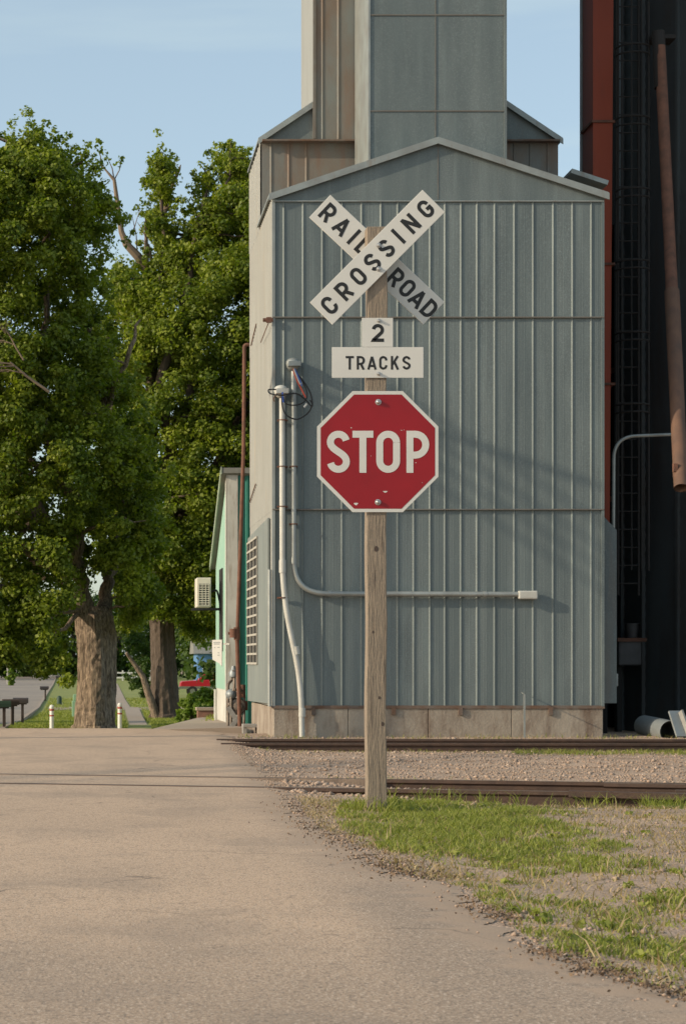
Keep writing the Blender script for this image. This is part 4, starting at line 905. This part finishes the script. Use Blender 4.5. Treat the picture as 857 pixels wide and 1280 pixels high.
# red pickup truck
D = 160.0; x0 = X(225, D); zg_ = ZF; Tk = thing('pickup_truck', (x0 + 2.7, D, zg_), 'red pickup truck parked behind the bush, partly hidden by the green shed', 'pickup truck')
prof = [(0, .55), (.05, 1.0), (.15, 1.12), (1.35, 1.2), (1.9, 1.22), (5.3, 1.22), (5.35, .55)]
def q_(pts): return [(x0 + a, zg_ + b) for a, b in pts]
mb = MB(); mb.prism(q_(prof), D, D + 1.85); body = mb.build('body', M['carred'], Tk, bevel=.05)
mb = MB(); mb.prism(q_([(1.35, 1.2), (1.95, 1.78), (3.2, 1.78), (3.4, 1.2)]), D + .12, D + 1.73); mb.build('cab', M['carred'], Tk, bevel=.04)
mb = MB(); mb.prism(q_([(1.6, 1.25), (2.02, 1.7), (2.5, 1.7), (2.5, 1.25)]), D + .10, D + .118); mb.prism(q_([(2.58, 1.25), (2.58, 1.7), (3.12, 1.7), (3.22, 1.25)]), D + .10, D + .118); mb.build('window', M['glass'], Tk, split=True)
mb = MB(); mb.box(x0 - .02, x0 + 5.3, D - .02, D - .002, zg_ + .55, zg_ + .75); mb.build('side_trim', M['chrome'], Tk)
mb = MB(); mb.box(x0 - .1, x0 + .02, D, D + 1.85, zg_ + .5, zg_ + .7); mb.build('bumper', M['chrome'], Tk)
for dx in (.95, 4.2):
    for dy in (-.03, 1.65):
        mb = MB(); mb.lathe([(.38, 0), (.38, .22)], (x0 + dx, D + dy, zg_ + .38), 18, 'Y'); wh = mb.build('wheel', M['tyre'], Tk)
        mb = MB(); mb.lathe([(.2, -.02), (.2, .24)], (x0 + dx, D + dy, zg_ + .38), 14, 'Y'); mb.build('rim', M['chrome'], wh)
# blue house in the distance
D = 215.0; H = thing('blue_house', (X(275, D), D, ZF), 'blue sided house far behind the red pickup', 'house')
hx0, hx1 = X(247, D), X(330, D)
mb = MB(); mb.box(hx0, hx1, D, D + 8, ZF, ZF + 3.4); mb.build('wall', M['bluesiding'], H)
mb = MB(); mb.prismx([(D - .5, ZF + 3.4), (D + 8.5, ZF + 3.4), (D + 4, ZF + 6.0)], hx0 - .4, hx1 + .4); mb.build('roof', M['shingle'], H)
mb = MB(); mb.box(hx0 + .5, hx0 + 1.7, D - .05, D - .01, ZF + 1.1, ZF + 2.5); fw = mb.build('window', M['white'], H)
mb = MB(); mb.box(hx0 + .6, hx0 + 1.6, D - .07, D - .055, ZF + 1.2, ZF + 2.4); mb.build('pane', M['glass'], fw)
mb = MB(); mb.box(hx0 + 2.6, hx0 + 3.6, D - .05, D - .01, ZF + .1, ZF + 2.2); mb.build('door', M['white'], H)

# ------------------------------------------------------------------ trees
rng = np.random.default_rng(5)
def leaves(centres, radii, per, size, rg, flat=.8):
    """leaf quads in clumps: returns verts, quads, tint. centres Nx3, radii N, per = leaves per clump"""
    n = len(centres) * per
    c = np.repeat(centres, per, 0); r = np.repeat(radii, per)[:, None]
    d = rg.normal(size=(n, 3)); d /= np.linalg.norm(d, axis=1)[:, None]
    rad = rg.random((n, 1)) ** .45
    p = c + d * rad * r * np.array([1, 1, flat])
    nrm = d * .6 + rg.normal(size=(n, 3)) * .65 + np.array([-.15, -.1, .45]); nrm /= np.linalg.norm(nrm, axis=1)[:, None]
    t = np.cross(nrm, rg.normal(size=(n, 3))); t /= np.linalg.norm(t, axis=1)[:, None]; b = np.cross(nrm, t)
    s = size * (.6 + .8 * rg.random((n, 1)))
    V = np.empty((n, 4, 3)); V[:, 0] = p - t * s * .55; V[:, 1] = p + b * s * .42 + nrm * s * .10; V[:, 2] = p + t * s * .6; V[:, 3] = p - b * s * .42 + nrm * s * .10
    ct = np.repeat(rg.random(len(centres)), per); tint = np.repeat(np.clip(ct * .6 + rg.random(n) * .4, 0, 1), 4)
    return V.reshape(-1, 3), np.arange(n * 4).reshape(-1, 4), tint
def inside(poly, x, y):
    c = False; n = len(poly)
    for i in range(n):
        x0, y0 = poly[i]; x1, y1 = poly[i - 1]
        if (y0 > y) != (y1 > y) and x < (x1 - x0) * (y - y0) / (y1 - y0) + x0: c = not c
    return c
def dist_edge(poly, x, y):
    best = 1e9
    for i in range(len(poly)):
        x0, y0 = poly[i]; x1, y1 = poly[i - 1]; dx, dy = x1 - x0, y1 - y0; t = max(0, min(1, ((x - x0) * dx + (y - y0) * dy) / (dx * dx + dy * dy + 1e-9)))
        best = min(best, math.hypot(x - x0 - t * dx, y - y0 - t * dy))
    return best
def limb(a, b, r0, r1, mbm, sag=.08, n=7, seed=0):
    rr = random.Random(seed); a = Vector(a); b = Vector(b); L_ = (b - a).length; pts = []; rs = []; off = Vector((0, 0, 0))
    for i in range(n + 1):
        t = i / n; q = a.lerp(b, t) + Vector((0, 0, L_ * sag * math.sin(math.pi * t)))
        if 0 < i < n: off = off * .5 + Vector((rr.uniform(-1, 1), rr.uniform(-1, 1), rr.uniform(-1, 1))) * L_ * .045; q += off
        pts.append(q); rs.append(r0 + (r1 - r0) * t)
    mbm.tube(pts, rs, 8); return pts
def big_tree(name, label, D, poly, trunk, forks, nclump, per, size, crad, depth, seed, bark, leaf, extra=None, skip=None):
    rg = np.random.default_rng(seed); rr = random.Random(seed)
    bx, by = trunk[0][0], trunk[0][1]; base = P(bx, by, D)
    T = thing(name, (base.x, D, base.z - .1), label, 'tree', 'tall leafy trees beyond the crossing')
    poly = [(a - (9 if seed == 11 and 140 < a < 165 and b < 320 else 0), b + (12 if b < 350 else 0)) for a, b in poly]
    xsn = [p[0] for p in poly]; ysn = [p[1] for p in poly]; cs_ = []; rs_ = []
    mid = (min(xsn) + max(xsn)) / 2; half = (max(xsn) - min(xsn)) / 2
    tries = 0
    while len(cs_) < nclump and tries < nclump * 60:
        tries += 1; x = rr.uniform(min(xsn), max(xsn)); y = rr.uniform(min(ysn), max(ysn))
        if not inside(poly, x, y): continue
        de = dist_edge(poly, x, y); pr = crad * F / D
        if de < pr * .55 and rr.random() < (.9 if y < 420 else .65): continue
        if skip and skip(x, y, rr): continue
        # holes: clumps gather on a coarse lattice
        h = math.sin(x * .085 + 1.3 * math.sin(y * .05 + seed)) + math.sin(y * .075 + 1.7 * math.sin(x * .06 + seed * 2)) 
        if h < -.55 and rr.random() < .88 and not (y < 300): continue
        dd = depth * math.sqrt(max(.05, min(1, de / (half * .55)))); u = rr.uniform(-1, 1); u = math.copysign(abs(u) ** .6, u)
        if seed == 11 and y > 690 and x < 97: u = rr.choice([rr.uniform(-1, -.72), rr.uniform(-1, -.75), rr.uniform(.2, 1)]); dd = max(dd, 4.2)
        Dd = D + dd * u; c_ = P(x, y, D); kx_ = base.x - c_.x       # the low sun reaches the trunk from the left
        if kx_ > .6 and abs(Dd - D + .29 * kx_) < 1.35 and base.z - .8 < c_.z - .43 * kx_ < base.z + 4.2 and rr.random() < .93: continue
        cs_.append(P(x, y, D) + Vector((0, Dd - D, 0))); rs_.append(crad * rr.uniform(.45, 1.15) * (.75 if de < pr else 1))
    ncore = len(cs_)
    for i in range(len(poly)):                                  # loose sprays beyond the outline
        (xa, ya), (xb, yb) = poly[i - 1], poly[i]; Ls = math.hypot(xb - xa, yb - ya); nx_, ny_ = (yb - ya) / (Ls + 1e-6), -(xb - xa) / (Ls + 1e-6)
        for _ in range(int(Ls / 3.6)):
            t = rr.random(); o = rr.uniform(-16, 4) if rr.random() < .8 else rr.uniform(0, 13); x, y = xa + (xb - xa) * t + nx_ * o, ya + (yb - ya) * t + ny_ * o
            if y > 700 or (126 < x < 184 and y < 335 and rr.random() < .93) or (213 < x < 240 and y < 270) or (skip and skip(x, y, rr)): continue
            c = P(x, y, D) + Vector((0, rr.uniform(-1, 1) * depth * .45, 0))
            for _k in range(3): cs_.append(c + Vector((rr.gauss(0, .22), rr.gauss(0, .2), rr.gauss(0, .25)))); rs_.append(crad * rr.uniform(.18, .42))
    cs_ = np.array([tuple(c) for c in cs_]); rs_ = np.array(rs_)
    V, Q, tn = leaves(cs_[:ncore], rs_[:ncore], per, size, rg); V2, Q2, tn2 = leaves(cs_[ncore:], rs_[ncore:], 22, size, rg)
    Q2 = Q2 + len(V); V = np.concatenate([V, V2]); Q = np.concatenate([Q, Q2]); tn = np.concatenate([tn, tn2])
    crown = np_mesh('crown', V, Q, leaf, tn, T)
    mb = MB(); tp = []; tr = []
    for px, py, wpx in trunk: tp.append(P(px, py, D)); tr.append(wpx / 2 * D / F)
    # trunk with buttress flutes
    n = 28; vs = []; rrr = random.Random(seed + 1); ph = [rrr.uniform(0, 6.28) for _ in range(5)]
    fine_p = []; 
    for i in range(len(tp) - 1):
        for j in range(6): t = j / 6; fine_p.append((tp[i].lerp(tp[i + 1], t), tr[i] + (tr[i + 1] - tr[i]) * t))
    fine_p.append((tp[-1], tr[-1]))
    for k, (q, r0) in enumerate(fine_p):
        for j in range(n):
            a = 2 * math.pi * j / n; fl = 1 + .06 * math.sin(5 * a + ph[0]) + .05 * math.sin(3 * a + ph[1] + k * .15) + .05 * math.sin(11 * a + ph[2] + k * .3) + .035 * rrr.uniform(-1, 1)
            if k < 4: fl += .10 * (4 - k) / 4 * max(0, math.sin(5 * a + ph[0]))
            vs.append((q.x + r0 * fl * math.cos(a), q.y + r0 * fl * math.sin(a), q.z))
    m_ = len(fine_p); mb.add(vs, [(k * n + j, k * n + (j + 1) % n, (k + 1) * n + (j + 1) % n, (k + 1) * n + j) for k in range(m_ - 1) for j in range(n)] + [tuple((m_ - 1) * n + j for j in range(n))])
    mb.build('trunk', bark, T, smooth=False)
    ends = []
    mb = MB()
    for path in forks:
        pts = [P(a, b, D + d) for a, b, d, w_ in path]; rs2 = [w_ / 2 * D / F for *_, w_ in path]; pp = []; rp = []
        for i in range(len(pts) - 1):
            for j in range(5):
                t = j / 5; q = pts[i].lerp(pts[i + 1], t)
                if i or j: q = q + Vector((rr.uniform(-1, 1), rr.uniform(-1, 1), 0)) * .10
                pp.append(q); rp.append(rs2[i] + (rs2[i + 1] - rs2[i]) * t)
        pp.append(pts[-1]); rp.append(rs2[-1]); mb.tube(pp, rp, 10); ends += pp[3:]
    mb.build('limb', bark, T, smooth=True, split=True)
    mb = MB()
    for k in range(0, len(cs_), max(1, len(cs_) // 110)):
        c = Vector(cs_[k]); e = min(ends, key=lambda q: (q - c).length + (0 if q.z < c.z else 2)); d_ = (e - c).length
        limb(e, c, min(.14, .03 + d_ * .016), .012, mb, .05, 6, k)
    mb.build('branches', bark, T, smooth=True)
    if extra: extra(T)
    return T
poly1 = [(-170, 330), (-120, 240), (-60, 190), (-20, 168), (10, 176), (38, 158), (58, 162), (72, 178), (95, 188), (120, 215), (150, 232), (160, 262), (150, 292), (130, 300), (128, 340), (118, 400), (150, 460),
         (180, 540), (195, 640), (195, 740), (175, 795), (150, 790), (140, 735), (112, 705), (96, 735), (94, 800), (97, 862), (60, 838), (30, 852), (8, 830), (-60, 850), (-170, 820)]
def extra1(T):
    rr = random.Random(3); mb = MB()
    def rec(a, d, L_, r, k):
        b = a + d * L_; mid = (a + b) / 2 + Vector((rr.uniform(-1, 1), 0, rr.uniform(-1, 1))) * L_ * .1; mb.tube([a, mid, b], [r, r * .8, r * .55], 5)
        if k:
            for _ in range(3): rec(a.lerp(b, rr.uniform(.4, 1)), (d + Vector((rr.uniform(-.8, .8), rr.uniform(-.5, .5), rr.uniform(-.6, .6)))).normalized(), L_ * .6, r * .55, k - 1)
    rec(P(62, 490, 65.2), Vector((-1, -.1, .75)).normalized(), 1.5, .05, 4); rec(P(30, 450, 65.0), Vector((-.5, 0, .9)).normalized(), 1.0, .03, 3)
    mb.build('dead_branch', M['twig'], T)
big_tree('maple_tree', 'big leafy tree with thick pale furrowed trunk between the two bollards', 70.0, poly1,
    [(119, 914, 58), (119, 905, 52), (120, 880, 48), (121, 840, 47), (120, 795, 48), (118, 770, 45), (117, 758, 34)],
    [[(109, 790, 0, 30), (103, 745, -.3, 21), (97, 700, -.5, 17), (90, 620, -.5, 15), (60, 560, -1, 13), (50, 480, -.5, 10), (58, 380, 0, 8), (60, 280, 0, 5), (50, 190, 0, 2)],
     [(124, 790, 0, 26), (131, 750, .3, 17), (138, 712, .6, 14), (150, 640, .8, 13), (130, 520, 1, 11), (110, 400, 1, 8), (95, 290, .6, 5), (85, 200, 0, 2)],
     [(97, 700, -.5, 12), (40, 620, -1.5, 10), (-30, 520, -2, 8), (-80, 380, -1, 4)],
     [(130, 520, 1, 8), (160, 440, 0, 6), (175, 400, 0, 3)],
     [(90, 620, -.5, 8), (20, 560, 2, 6), (-10, 430, 2.5, 4)]],
    2100, 175, .112, .62, 4.3, 11, M['bark'], M['leaf'], extra1, skip=lambda x, y, r: (90 < x < 152 and y > 728))
poly2 = [(108, 520), (112, 430), (128, 380), (132, 330), (158, 318), (176, 330), (190, 318), (186, 286), (178, 262), (183, 238), (182, 205), (190, 188), (208, 186), (218, 200), (222, 240), (214, 268), (222, 290), (238, 262), (240, 228), (250, 212), (262, 226), (273, 214),
         (270, 190), (276, 174), (288, 184), (303, 176), (316, 190), (330, 210), (400, 260), (430, 420), (430, 640), (380, 760), (300, 780), (265, 790), (236, 800), (225, 785), (182, 800), (172, 780), (140, 800), (120, 700)]
def extra2(T):
    mb = MB(); mb.tube([P(196, 896, 96.6), P(186, 868, 96.4), P(179, 846, 96.3), P(168, 830, 96.2), P(158, 816, 96)], [.22, .17, .13, .10, .07], 8); mb.build('leaning_stem', M['bark'], T, smooth=True)
    mb = MB(); mb.tube([P(190, 345, 97), P(172, 320, 96.6), P(158, 305, 96.5), P(152, 290, 96.5), P(148, 262, 96.5), P(143, 225, 96.5), P(126, 205, 96.5)], [.22, .2, .17, .13, .11, .08, .02], 8)
    mb.tube([P(184, 350, 97), P(183, 310, 97), P(182.5, 272, 97)], [.16, .10, .05], 7); mb.tube([P(206, 262, 97), P(208, 250, 97), P(224, 212, 97), P(226, 206, 97)], [.06, .09, .07, .02], 7)
    mb.tube([P(206, 275, 97), P(207, 262, 97), P(214, 254, 97)], [.1, .09, .05], 7); mb.tube([P(190, 330, 97), P(186, 306, 97), P(178, 300, 97)], [.08, .05, .02], 6)
    for a, b in (((172, 320), (165, 268)), ((183, 300), (172, 278)), ((158, 305), (175, 262)), ((143, 225), (152, 200)), ((143, 225), (134, 196)), ((126, 205), (122, 186))): mb.tube([P(*a, 96.6), P((a[0] + b[0]) / 2 + 2, (a[1] + b[1]) / 2, 96.6), P(*b, 96.6)], [.035, .025, .012], 5)
    mb.build('dead_branch', M['twig'], T)
    rg = np.random.default_rng(9); cc = []
    for px, py in ((134, 196), (128, 190), (122, 184), (118, 196), (126, 204), (152, 198), (148, 206), (112, 180), (106, 190), (124, 176)): cc.append(tuple(P(px, py, 96.5)))
    V, Q, tn = leaves(np.array(cc), np.full(len(cc), .22), 12, .16, rg); np_mesh('sparse_leaves', V, Q, M['leaf'], tn, T)
big_tree('maple_tree', 'tall leafy tree with dark trunk to the right of the sidewalk', 97.0, poly2,
    [(208, 900, 44), (208, 890, 37), (206, 860, 33), (204, 820, 31), (203, 780, 30), (201, 740, 27)],
    [[(201, 745, 0, 26), (196, 680, 0, 18), (188, 600, 0, 16), (190, 500, -1, 14), (192, 400, -1, 11), (190, 340, 0, 8)],
     [(203, 745, 0, 20), (215, 660, 0, 16), (212, 560, -2, 15), (200, 480, -3, 12), (214, 430, -3, 10), (235, 360, -2, 8), (245, 290, -2, 6), (262, 225, -1, 3)],
     [(212, 560, -2, 13), (240, 480, -2, 10), (290, 420, -3, 7), (330, 380, -2, 4)],
     [(196, 680, 0, 14), (160, 600, -3, 10), (140, 500, -3, 7), (135, 420, -3, 4)],
     [(215, 660, 0, 15), (270, 580, 1, 12), (320, 480, 1, 8), (350, 360, 1, 5)],
     [(192, 400, -1, 8), (205, 330, -1, 6), (203, 250, -1, 4), (198, 205, -1, 2)],
     [(245, 290, -2, 5), (282, 250, -2, 4), (288, 200, -2, 2)]],
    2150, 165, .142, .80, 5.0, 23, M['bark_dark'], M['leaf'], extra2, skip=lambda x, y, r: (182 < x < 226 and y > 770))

def simple_tree(name, label, loc, h, rw_, n, per, size, leaf, seed, trunk_h=.3, cat='tree', group=None, crad=None):
    rr = random.Random(seed); rg = np.random.default_rng(seed); x, y, z = loc
    T = thing(name, loc, label, cat, group); cs_ = []; rs_ = []
    for _ in range(n):
        a = rr.uniform(0, 6.28); u = rr.random() ** .5; v = rr.uniform(-1, 1); k = math.sqrt(max(0, 1 - v * v)); lump = 1 + .18 * math.sin(3 * a + seed) + .12 * math.sin(5 * v + a * 2)
        cs_.append((x + math.cos(a) * u * k * rw_ * lump, y + math.sin(a) * u * k * rw_ * lump, z + h * (trunk_h + (1 - trunk_h) * (.5 + .5 * v)))); rs_.append((crad or rw_ * .28) * rr.uniform(.6, 1.2))
    V, Q, tn = leaves(np.array(cs_), np.array(rs_), per, size, rg); np_mesh('crown' if cat == 'tree' else 'foliage', V, Q, leaf, tn, T)
    mb = MB(); mb.tube([(x, y, z - .2), (x, y, z + h * .5), (x + .2, y, z + h * .8)], [h * .03, h * .022, h * .006], 10)
    for k in range(8): mb.tube([(x, y, z + h * (.25 + .05 * k)), cs_[k * 3 % len(cs_)]], [h * .012, h * .003], 6)
    mb.build('trunk' if cat == 'tree' else 'stem', M['bark_dark'], T, smooth=True); return T
# the background: trees beyond the street and the lawn
bgk = [(-60, 300, 15, 7, 'dark tree', 'leafy tree outside the left edge, beyond the street'), (-8, 330, 14, 6.5, 0, 'dark distant tree at the left edge, behind the utility pole'),
       (32, 360, 15, 7.5, 0, 'distant tree rising beyond the bend of the street'), (92, 330, 14, 7, 0, 'distant tree hidden behind the big pale trunk'), (150, 370, 15, 7, 0, 'distant tree right behind the white rail fence'),
       (205, 340, 14, 7, 0, 'distant tree behind the dark trunk'), (262, 300, 15, 6.5, 0, 'distant tree rising over the blue house'), (330, 300, 15, 7, 0, 'distant tree behind the green shed'),
       (300, 140, 12, 4.2, 0, 'mid-distance tree shading the lawn behind the green shed')]
for k, (px, D, h, r_, _, lb) in enumerate(bgk):
    simple_tree('background_tree', lb, (X(px, D), D, ZF), h, r_, 130, 60, .55 if D > 200 else .35, M['leaf_dark'], 40 + k, .05, group='trees in the distance')
# street trees outside the frame on the left: their shade falls on the street and the lawn
for k, (x, y, h) in enumerate(((-17, 79, 9), (-24, 112, 8), (-30, 165, 9), (-34, 225, 10))):
    simple_tree('street_tree', ('nearest', 'second', 'third', 'farthest')[k] + ' of the street trees left of the photo whose shade crosses the lawn', (x, y, -1.4), h, 3.2, 90, 60, .35, M['leaf'], 70 + k, .3, group='street trees outside the left edge')
# bushes
D = 150.0; simple_tree('shrub', 'dark round shrub beside the dark trunk on the lawn', (X(180, D), D, ZF), 2.7, 1.3, 50, 60, .16, M['leaf_dark'], 90, .08, 'shrub', 'shrubs on the lawn')
D = 66.0; simple_tree('shrub', 'bright green bush next to the brick planter box', (X(239, D), D, zg(X(239, D), D) - .1), 1.25, .5, 50, 70, .10, M['leaf_yellow'], 91, .08, 'shrub', 'shrubs on the lawn')
D = 68.0; simple_tree('shrub', 'bright bush right of its lower twin, in front of the red pickup', (X(256, D), D, zg(X(256, D), D) - .1), 1.5, .5, 50, 70, .10, M['leaf_yellow'], 92, .08, 'shrub', 'shrubs on the lawn')
D = 230.0; simple_tree('shrub', 'yellowish shrub by the bend of the street at left', (X(14, D), D, ZF), 2.2, .7, 30, 40, .25, M['leaf_yellow'], 93, .05, 'shrub', 'shrubs on the lawn')

# ------------------------------------------------------------------ grass, weeds, gravel
def blades(name, pts, hs, m, rg, wd=.006, lean=.5):
    pts = np.asarray(pts); hs = np.asarray(hs)[:, None]; n = len(pts); a = rg.random(n) * 6.283; t = np.stack([np.cos(a), np.sin(a), np.zeros(n)], 1)
    ld = rg.normal(size=(n, 3)) * np.array([1, 1, 0]) * lean; up = np.array([0, 0, 1.0])
    p1 = pts + up * hs * .6 + ld * hs * .3; p2 = pts + up * hs * .95 + ld * hs * .9; w_ = wd * (.6 + .8 * rg.random((n, 1)))
    V = np.stack([pts - t * w_, pts + t * w_, p1 + t * w_ * .8, p1 - t * w_ * .8, p2], 1).reshape(-1, 3)
    i = np.arange(n)[:, None] * 5; tri = np.concatenate([i + np.array([[0, 1, 2]]), i + np.array([[0, 2, 3]]), i + np.array([[3, 2, 4]])], 0)
    return tag(np_mesh(name, V, tri, m, np.repeat(rg.random(n), 5)), kind='stuff')
gp = [G(*p, -.03) for p in ((438, 1006), (462, 996), (486, 996), (500, 1000), (560, 1003), (640, 1010), (690, 1022), (712, 1045), (735, 1065), (765, 1085), (720, 1094), (650, 1090), (590, 1086), (540, 1078), (492, 1066), (452, 1050), (432, 1030))]
gp2 = [G(*p, -.03) for p in ((612, 1112), (660, 1122), (720, 1132), (790, 1120), (880, 1112), (900, 1235), (830, 1222), (760, 1205), (700, 1185), (650, 1155))]
gp3 = [G(*p, -.1) for p in ((790, 996), (830, 988), (900, 990), (900, 1020), (810, 1018))]
pts = []; hs = []; dry = []; dh = []; rg = np.random.default_rng(8)
def ground_z(x, y): return zg(x, y) - .012 + (.018 * noise2(x, y, 1.5) * ss(0, .5, x - road_x(y)) if x > road_x(y) else 0)
cnt = 0
while cnt < 330000:
    cnt += 1; x = rnd.uniform(1.2, 6.0); y = rnd.uniform(6.4, 17.6)
    if x > (760) * y / F + .2 or x < road_x(y) + .06: continue
    if abs(track_dist(x, y)) < .12: continue
    n_ = .6 * noise2(x * .9, y * .6, 1.6) + .6 * noise2(x * 3.1 + 4, y * 1.9, 1.5)
    d1 = dist_edge(gp, x, y) * (1 if inside(gp, x, y) else -1); d2 = dist_edge(gp2, x, y) * (1 if inside(gp2, x, y) else -1)
    q1 = .40 + d1 * 1.3 + .75 * n_; q2 = .36 + d2 * 1.6 + .95 * n_
    if inside(gp3, x, y): pr, h, g_ = .5, .08, 1
    elif d1 > (-.45 if x > sx - .1 else -.08) and q1 > .06 and d1 > d2: pr, h, g_ = min(1, q1), .022 + .045 * min(1, max(0, q1)), 1
    elif d2 > -.30 and q2 > .06: pr, h, g_ = min(.9, q2), .018 + .034 * min(1, max(0, q2)), 1
    else: pr, h, g_ = .12 + .4 * max(0, n_), .026, (rnd.random() < .28)
    if rnd.random() < pr * .8:
        if g_ and rnd.random() < .80: pts.append((x, y, ground_z(x, y) - .01)); hs.append(h * rnd.uniform(.4, 1.15))
        else: dry.append((x, y, ground_z(x, y) - .01)); dh.append(.045 * rnd.uniform(.3, 1.2))
# strips along and between the tracks
def band(x0, x1, yf, hw_, n, h, p_dry=.2):
    for _ in range(n):
        x = rnd.uniform(x0, x1); y = yf(x) + rnd.gauss(0, hw_)
        if x < road_x(y) + .1: continue
        if noise2(x * .7, y * .7, 2) < -.35: continue
        if min(abs(track_dist(x, y)), abs(track_dist(x, y) - 1.5)) < .08: continue
        if rnd.random() < p_dry: dry.append((x, y, ground_z(x, y) - .01)); dh.append(h * rnd.uniform(.4, 1.1))
        else: pts.append((x, y, ground_z(x, y) - .01)); hs.append(h * rnd.uniform(.3, 1.2))
far_rail = lambda x: TB0.y + (x - TB0.x) * math.tan(TA) + 1.5 / math.cos(TA)
band(2.3, 8, lambda x: far_rail(x) + .45, .18, 2600, .07)
band(5.2, 10, lambda x: 26.2, .28, 5200, .075)
band(2.2, 10, lambda x: 27.4, .25, 1500, .06, .4)
band(2.2, 10, lambda x: 31.3, .25, 900, .09, .4)
band(3.2, 7, lambda x: far_rail(x) - .75, .3, 900, .06, .5)
for _ in range(70):                                        # taller weeds
    x = rnd.choice([rnd.uniform(4.5, 5.3), rnd.uniform(2.4, 5.2)]); y = far_rail(x) - 1.5 / math.cos(TA) - rnd.uniform(.15, .5)
    for k in range(9): pts.append((x + rnd.gauss(0, .03), y + rnd.gauss(0, .03), ground_z(x, y))); hs.append(rnd.uniform(.07, .17))
for _ in range(260): pts.append((sx + rnd.gauss(0, .13), DS + .04 + rnd.gauss(0, .12), -.03)); hs.append(rnd.uniform(.06, .16))
for _ in range(420):                                       # dead upright stems and seed stalks
    px, py = rnd.uniform(440, 857), rnd.uniform(1005, 1225); x, y = G(px, py)
    if x > road_x(y) + .15 and not -.2 < track_dist(x, y) < .2: dry.append((x, y, ground_z(x, y))); dh.append(rnd.uniform(.05, .12))
wc = []
for _ in range(80):                                       # broad-leaved weeds
    px, py = rnd.uniform(440, 857), rnd.uniform(1005, 1225); x, y = G(px, py)
    if x > road_x(y) + .12: wc.append((x, y, ground_z(x, y) + .018))
V, Q, tn = leaves(np.array(wc), np.full(len(wc), .035), 10, .028, rg, .35); tag(np_mesh('weeds', V, Q, M['grass'], tn), kind='stuff')
blades('grass', pts, hs, M['grass'], rg, .0036, .6)
blades('dry_grass', dry, dh, M['drygrass'], rg, .0038, 1.0)
# lawn blades beyond the crossing
pts = []; hs = []
for _ in range(60000):
    D = rnd.uniform(42, 150) if rnd.random() < .6 else rnd.uniform(60, 110); px = rnd.uniform(-10, 275); x = X(px, D)
    if D < 56 and x < -.9 - (D - 36) * .1: continue
    pts.append((x, D, zg(x, D))); hs.append(rnd.uniform(.05, .13))
def on_hard(x, y):
    for r0, r1 in zip(rw, rw[1:]):
        if r0[0] <= y <= r1[0]:
            t = (y - r0[0]) / (r1[0] - r0[0] + 1e-9); a = r0[1] + (r1[1] - r0[1]) * t; b = r0[2] + (r1[2] - r0[2]) * t
            if a - .1 < x < b + .1: return True
    for (p0, q0), (p1, q1) in zip(kerb, kerb[1:]):
        d0 = 2.5; y0 = d0 * F / (q0 - HY); y1 = d0 * F / (q1 - HY)
        if y0 <= y <= y1: return x < X(p0, y0) + (X(p1, y1) - X(p0, y0)) * (y - y0) / (y1 - y0) + .4
    return D0 - .5 < y < D1 + .5
kk = [i for i, p_ in enumerate(pts) if not on_hard(p_[0], p_[1])]
blades('lawn_grass', [pts[i] for i in kk], [hs[i] for i in kk], M['grass'], rg, .018)
# gravel
st_p = []; st_s = []
def stone(x, y, s): st_p.append((x, y, ground_z(x, y) + s * .2)); st_s.append(s)
for _ in range(26000):
    y = rnd.uniform(19.5, 31.6) if rnd.random() < .75 else rnd.uniform(7, 19.5); x = rnd.uniform(.6, 750 * y / F)
    if x < road_x(y) - .02: continue
    if y < 17.5 and rnd.random() < .8: continue
    stone(x, y, rnd.uniform(.005, .017) * (1.0 if rnd.random() < .93 else 1.9))
for _ in range(2600):                                       # ballast inside the tracks and along the road edge
    x = rnd.uniform(1.7, 7); dd = rnd.uniform(-.3, 1.9); y = far_rail(x) - 1.5 / math.cos(TA) + dd
    if x > road_x(y) + .1: stone(x, y, rnd.uniform(.015, .035))
for _ in range(1900):
    y = rnd.uniform(6.6, 30); x = road_x(y) + rnd.gauss(.05, .10)
    st_p.append((x, y, max(ground_z(x, y), (.01 if x < road_x(y) else -1)) + .002)); st_s.append(rnd.uniform(.004, .013))
for _ in range(16): y = rnd.uniform(29.8, 31.2); x = rnd.uniform(2.5, 5.5); stone(x, y, rnd.uniform(.03, .06))
for px, py in ((592, 1152), (640, 1152), (643, 1166), (768, 1094), (668, 1203), (380, 1153)): x, y = G(px, py); stone(x, y, .022)
st_p = np.array(st_p); st_s = np.array(st_s); n = len(st_p)
base = np.array([(1, 0, 0), (-1, 0, 0), (0, 1, 0), (0, -1, 0), (0, 0, .7), (0, 0, -.7)], float)
Vv = st_p[:, None, :] + base[None] * st_s[:, None, None] * (.65 + .6 * rg.random((n, 6, 1)))
ang = rg.random(n) * 6.28
ft = np.array([(0, 2, 4), (2, 1, 4), (1, 3, 4), (3, 0, 4), (2, 0, 5), (1, 2, 5), (3, 1, 5), (0, 3, 5)])
Qf = (np.arange(n)[:, None, None] * 6 + ft[None]).reshape(-1, 3)
tag(np_mesh('gravel', Vv.reshape(-1, 3), Qf, M['stone']), kind='stuff')
# dead leaves and crumbs of bark along the road edge
dp = []
for _ in range(2600):
    px, py = rnd.choice([(400, 1035), (480, 1078), (520, 1090), (620, 1140), (700, 1195), (760, 1215), (440, 1052), (385, 1010), (830, 1235)]); x, y = G(px + rnd.gauss(0, 26), py + rnd.gauss(0, 7)); dp.append((x, y, max(ground_z(x, y), .014 if x < road_x(y) else -1) + .008))
V, Q, tn = leaves(np.array(dp), np.full(len(dp), .004), 1, .013, rg); tag(np_mesh('leaf_litter', V, Q, mat('brown_leaf_litter', (.13, .085, .055), .9, 0, (.2, .14, .09), 30, .8), tn), kind='stuff')
